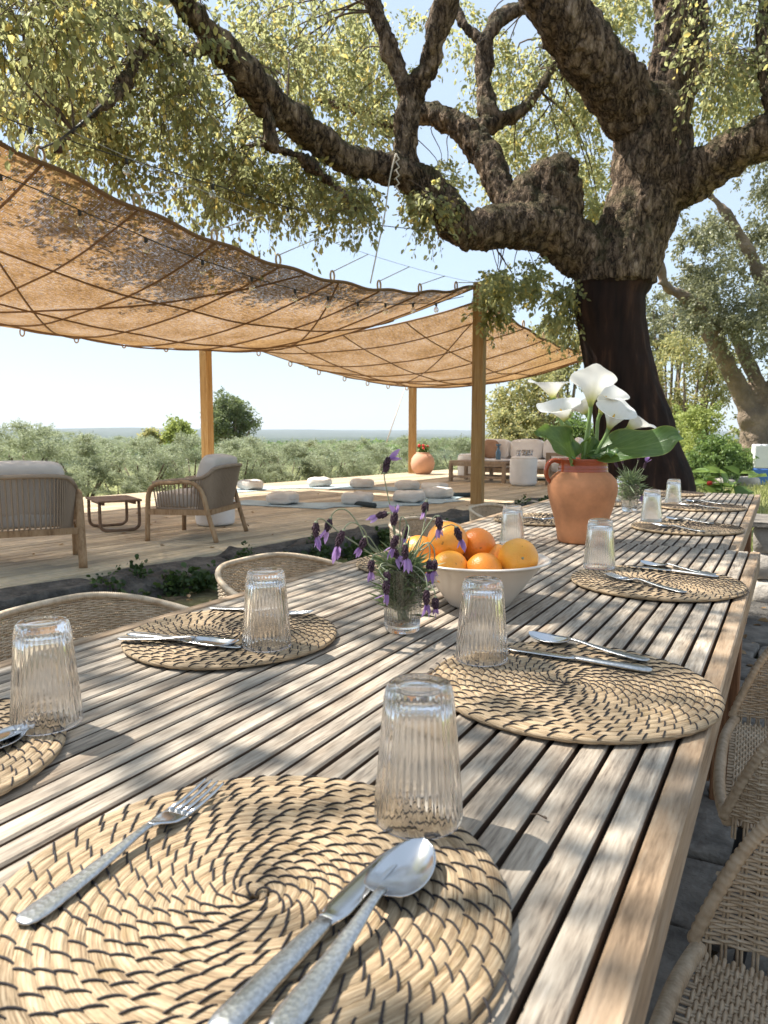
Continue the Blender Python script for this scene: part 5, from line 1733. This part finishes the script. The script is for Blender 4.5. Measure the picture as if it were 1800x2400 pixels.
calla('small white calla lily peeping out behind the tallest one', cp(560, 545, 2.36), Z * .9 - CRv * .25 + CFv * .3, -CRv, .06, .036, mouth + Vector((0, .03, -.03)))

def calla_leaf(label, root, spine, width, normal, wave=.012, cup=.3):
    t = thing('calla_leaf', label, 'leaf', root, 0, 'broad leaves in the jug')
    inv = -Vector(root)
    sp = [Vector(p) for p in catmull([tuple(p) for p in spine], 8)]
    n = len(sp); nv = 16
    vs = []; uv = []
    for i, p in enumerate(sp):
        u = i / (n - 1)
        tg = (sp[min(i + 1, n - 1)] - sp[max(0, i - 1)]).normalized()
        nn = (Vector(normal) - tg * Vector(normal).dot(tg)).normalized()
        sd = tg.cross(nn)
        w = width * (math.sin(PI * min(1, (u * .94 + .06)) ** .72) ** .85) * (1 if u < .96 else .6)
        for j in range(nv + 1):
            q = -1 + 2 * j / nv
            z = cup * w * q * q + wave * q * abs(q) * math.sin(u * 15 + (1.3 if q > 0 else 0))
            vs.append(p + sd * w * q + nn * z + inv); uv.append((u, j / nv))
    fs = [(i * (nv + 1) + j, i * (nv + 1) + j + 1, (i + 1) * (nv + 1) + j + 1, (i + 1) * (nv + 1) + j) for i in range(n - 1) for j in range(nv)]
    me = bpy.data.meshes.new('blade'); me.from_pydata(vs, [], fs)
    ul = me.uv_layers.new(name='UVMap')
    for lp in me.loops: ul.data[lp.index].uv = uv[lp.vertex_index]
    me.polygons.foreach_set('use_smooth', [True] * len(me.polygons))
    me.materials.append(M['calla_leaf']); put('blade', me, t)
    r0 = Vector(root)
    MB().tube([r0 + inv, r0.lerp(sp[0], .5) + inv, sp[0] + inv, sp[3] + inv], [.006, .0055, .005, .003], 8).build('stalk', M['calla_stem'], t)
calla_leaf('very large green leaf reaching far out to the right of the jug', mouth + Vector((.02, .0, -.03)), [cp(600, 900, 2.24), cp(760, 880, 2.20), cp(1000, 870, 2.16), cp(1250, 820, 2.12), cp(1420, 765, 2.10), cp(1510, 778, 2.10)], .058, Z * .55 - CFv * .75, .010, .22)
calla_leaf('green leaf leaning out to the left of the jug', mouth + Vector((-.02, .0, -.03)), [cp(440, 985, 2.22), cp(370, 900, 2.20), cp(270, 810, 2.18), cp(150, 740, 2.17), cp(62, 705, 2.16)], .052, Z * .5 - CFv * .8 + CRv * .3, .012, .45)
calla_leaf('small curled green leaf in the middle above the jug mouth', mouth + Vector((0, .01, -.03)), [cp(560, 985, 2.25), cp(570, 910, 2.24), cp(600, 830, 2.24), cp(640, 760, 2.25)], .042, -CFv + CRv * .4, .01, .4)
calla_leaf('short green leaf hanging over the right of the jug mouth', mouth + Vector((.03, .0, -.03)), [cp(680, 960, 2.2), cp(750, 930, 2.18), cp(820, 930, 2.17), cp(880, 950, 2.16)], .030, Z - CFv * .6, .008, .3)

# ------------------------------------------------------------------ lavender in glass vases
def vase(label, c, s=1.0):
    t = thing('glass_vase', label, 'vase', c, 0, 'fluted glasses used as vases')
    t.scale = (s, s, s)
    m = MB()
    m.lathe([(0.0001, .001), (.026, .0), (.0285, .002), (.0295, .008), (.031, .03), (.0335, .07), (.0358, .108), (.0362, .1095), (.0352, .110), (.0340, .1085), (.0318, .07), (.0292, .03), (.0270, .013), (0.0001, .011)], 144, flute=36, amp=.00045, zr=(.0079, .1))
    m.build('tumbler', M['glass'], t)
    MB().lathe([(0.0001, .0125), (.0262, .0145), (.0283, .03), (.0296, .046), (0.0001, .046)], 48).build('water', M['water'], t)
    return t
vc = Vector((-.566, 1.088, TZ + .0008))
vase('fluted glass vase of lavender in front of the fruit bowl', vc)
bract_n = 0
def lavender(label, root, path, head_dir, hl=.030, bl=.030, nb=4, bdir=None, top=False):
    """path ends where the flower spike begins"""
    t = thing('lavender_stem', label, 'lavender', root, 0, 'lavender stems')
    inv = -Vector(root)
    pts = catmull([tuple(Vector(p) + inv) for p in path], 6)
    n_ = len(pts)
    MB().tube(pts, [.0013 - .0003 * k / n_ for k in range(n_)], 6).build('stalk', M['lav_stem'], t)
    e = Vector(path[-1]) + inv
    d = Vector(head_dir).normalized()
    m = MB()
    nk = 9
    side = d.orthogonal().normalized(); s2 = d.cross(side)
    m.tube([e, e + d * hl * .12, e + d * hl * .4, e + d * hl * .8, e + d * hl * 1.05], [.0012, .0028, .0036, .0026, .0006], 8)
    for r_ in range(8):
        f = r_ / 7
        for k in range(6):
            a = 2 * PI * (k + .5 * (r_ % 2)) / 6 + random.uniform(-.2, .2)
            rd = .0046 * math.sin(PI * (.16 + .72 * f)) ** .8 * random.uniform(.85, 1.2)
            o_ = side * math.cos(a) + s2 * math.sin(a)
            c = e + d * hl * (.05 + .9 * f) + o_ * rd * .55
            m.tube([c, c + o_ * rd * .55 + d * .0018, c + o_ * rd * .75 + d * .0042], [.0015, .0014, .0004], 5)
    m.build('flower_spike', M['lav_head'], t)
    MB().sup(.0032, .0032, .0026, 1, 1, 10, 6, e + d * .001).build('calyx', M['lav_stem'], t)
    tip = e + d * hl * .95
    bd = Vector(bdir).normalized() if bdir is not None else d
    n2 = nb
    P_ = np.array([tip] * n2) + rng.normal(size=(n2, 3)) * .0015
    sp_ = rng.normal(size=(n2, 3)) * .30
    D_ = np.array([bd] * n2) + sp_
    put('bracts', leaf_mesh('bracts', P_, D_, unit(n2), rng.uniform(.8, 1.15, n2) * bl, .34, M['purple'], droop=.05), t)
def lp(x, y, d):
    return at((700 + x / 2.765) * 1659 / 1800, (1050 + y / 2.765) * 1659 / 1800, d)
VT = vc + Vector((0, 0, .075))
dn = -Z
# label, head base, head direction, arch points, depth
LAV = [
    ('leftmost drooping lavender, hanging over the kerb in view', (112, 478), (-.02, -1), [(430, 660), (280, 560), (180, 478), (135, 458)], 1.16, 1.0),
    ('drooping lavender second from the left, on the highest arch', (208, 455), (-.35, -1), [(470, 640), (390, 500), (320, 410), (262, 396), (222, 425)], 1.20, .9),
    ('drooping lavender third from the left with a thick dark spike', (292, 530), (-.42, -1), [(480, 660), (430, 540), (370, 488), (325, 490), (302, 512)], 1.14, 1.15),
    ('lavender with a crumpled reddish spike left of the vase', (432, 575), (-.35, -1), [(540, 700), (500, 640), (470, 595), (450, 575)], 1.19, .8),
    ('lavender nodding left beside the tall stem', (580, 422), (-.9, -.25), [(640, 640), (622, 500), (612, 430), (598, 418)], 1.22, .8),
    ('upright lavender with two pale ears in the middle', (612, 508), (.16, 1), [(640, 680), (628, 600), (615, 540)], 1.17, .9),
    ('dark lavender bud hanging beside a straight bare stem', (828, 345), (-.2, -1), [(760, 690), (800, 560), (825, 420), (832, 335)], 1.23, .75),
    ('lavender in front of the largest orange', (905, 440), (.1, -1), [(720, 700), (800, 560), (860, 470), (888, 440)], 1.21, .9),
    ('rightmost lavender nodding over the oranges', (1018, 510), (.35, -1), [(720, 700), (830, 640), (920, 530), (985, 498)], 1.22, .95),
    ('dark lavender bud in the middle of the bunch', (705, 500), (-.25, -1), [(660, 690), (655, 520), (665, 450), (688, 460)], 1.20, .85),
    ('lavender with a long purple ear in the heart of the bunch', (640, 560), (-.4, -1), [(640, 700), (660, 610), (655, 565)], 1.15, .9),
    ('lavender hanging straight down in front of the leaves', (690, 620), (.02, -1), [(650, 700), (680, 560), (700, 500), (715, 520), (702, 590)], 1.14, 1.0),
    ('short lavender behind the heart of the bunch', (600, 640), (.5, -.9), [(640, 720), (600, 640)], 1.18, .8),
    ('low lavender left of the vase rim', (475, 720), (-.1, -1), [(590, 760), (540, 700), (500, 690), (482, 702)], 1.15, .8),
    ('lavender bending over the front of the vase, upper one', (570, 795), (.05, -1), [(600, 760), (560, 745), (530, 760), (555, 785)], 1.145, .7),
    ('lavender bending over the front of the vase, lower one', (566, 850), (.03, -1), [(620, 770), (560, 760), (520, 780), (545, 830)], 1.135, .95),
    ('left one of the lavender pair beside the vase rim', (848, 722), (.02, -1), [(720, 740), (790, 640), (835, 620), (850, 660)], 1.19, .9),
    ('right one of the lavender pair beside the vase rim', (882, 722), (-.05, -1), [(720, 740), (820, 620), (865, 630), (880, 680)], 1.20, .7),
    ('low lavender hanging beside the vase, left of two', (830, 912), (-.03, -1), [(690, 760), (760, 770), (815, 820), (832, 880)], 1.16, 1.05),
    ('lowest lavender hanging near the table, right of two', (885, 965), (.03, -1), [(690, 760), (800, 850), (855, 890), (880, 930)], 1.17, .75),
    ('tallest lavender standing straight above all the others', (556, 165), (.25, 1), [(640, 680), (602, 430), (572, 280), (555, 190)], 1.21, 1.1),
]
dx = CRv
for k, (lb, hp, hd, arch, d, s) in enumerate(LAV):
    root = vc + Vector((random.uniform(-.012, .012), random.uniform(-.012, .012), .014))
    rimp = VT + Vector((random.uniform(-.02, .02), random.uniform(-.02, .02), .02))
    path = [root, rimp] + [lp(*a, 1.21 * (1 - (i + 1) / len(arch)) + d * (i + 1) / len(arch)) for i, a in enumerate(arch)] + [lp(*hp, d)]
    hv = dx * hd[0] + Z * hd[1]
    bd = None
    if k == len(LAV) - 1: bd = dx * .8 + Z * .35
    lavender(lb, root, path, hv, .023 * s, .023 * s, 5, bd)
# narrow leaves in the vase
n = 760
ro = np.array(vc)[None] + np.c_[rng.normal(0, .008, n), rng.normal(0, .008, n), rng.uniform(.03, .115, n)]
D_ = unit(n) * .75 + np.array([0, 0, .75])
t = put('lavender_foliage', leaf_mesh('lavender_foliage', ro, D_, unit(n), rng.uniform(.030, .068, n), .055, M['lav_leaf']))
tag(t, 'narrow grey-green lavender foliage filling the nearer glass vase', 'foliage', kind='stuff')

v2 = Vector((-.600, 3.25, TZ + .0008))
vase('small fluted glass vase of lavender behind the terracotta jug', v2, 1.05)
n = 460
ro = np.array(v2)[None] + np.c_[rng.normal(0, .012, n), rng.normal(0, .012, n), rng.uniform(.04, .14, n)]
t = put('lavender_foliage', leaf_mesh('lavender_foliage', ro, unit(n) * .8 + np.array([0, 0, .7]), unit(n), rng.uniform(.03, .08, n), .05, M['lav_leaf']))
tag(t, 'grey-green lavender foliage in the vase behind the jug', 'foliage', kind='stuff')
for k, (lb, ox, oz, hx_, hz_) in enumerate((('purple lavender spike touching the calla leaf behind the jug', -.055, .185, -.3, .6), ('thin lavender bud arching right above the farther vase', .055, .18, .2, .9),
                                             ('lavender spike at the upper right of the farther vase', .03, .215, .1, 1), ('lavender spike hanging down over the farther vase', .045, .10, .15, -1), ('second purple lavender spike behind the jug handle side', -.035, .20, -.1, 1))):
    root = v2 + Vector((0, 0, .02))
    lavender(lb, root, [root, v2 + Vector((0, 0, .10)), v2 + CRv * ox * .6 + Z * (oz * .8 + (.06 if hz_ < 0 else 0)), v2 + CRv * ox + Z * oz], CRv * hx_ + Z * hz_, .032, .034, 6)

# a withered blossom on the slats
m = MB(); m.tube([(0, 0, .002), (.012, .004, .004), (.022, .004, .003)], [.0006, .0008, .0012], 5); m.sup(.0035, .003, .002, 1, 1, 8, 5, (.025, .004, .003), .002, 200)
o = m.build('withered_blossom', M['twig'], None, loc=(-.186, .600, TZ + .0008), rz=R(-10))
o.scale = (.55, .55, .8)
tag(o, 'tiny withered blossom lying on the slats right of the front glass', 'blossom')

# ------------------------------------------------------------------ haze over the plain
hz = MB().box(-8800, 8800, -8800, 8800, -60, 95).mesh('haze', None, False)
t = NT('haze')
t.t.links.new(t.n('VolumePrincipled', {'Color': (0.80, 0.87, 0.95, 1), 'Density': 0.00011, 'Anisotropy': 0.2}).outputs[0], t.out.inputs['Volume'])
hz.materials.append(t.m)
tag(put('haze', hz), 'thin pale haze lying over the plain towards the horizon', 'haze', kind='stuff')
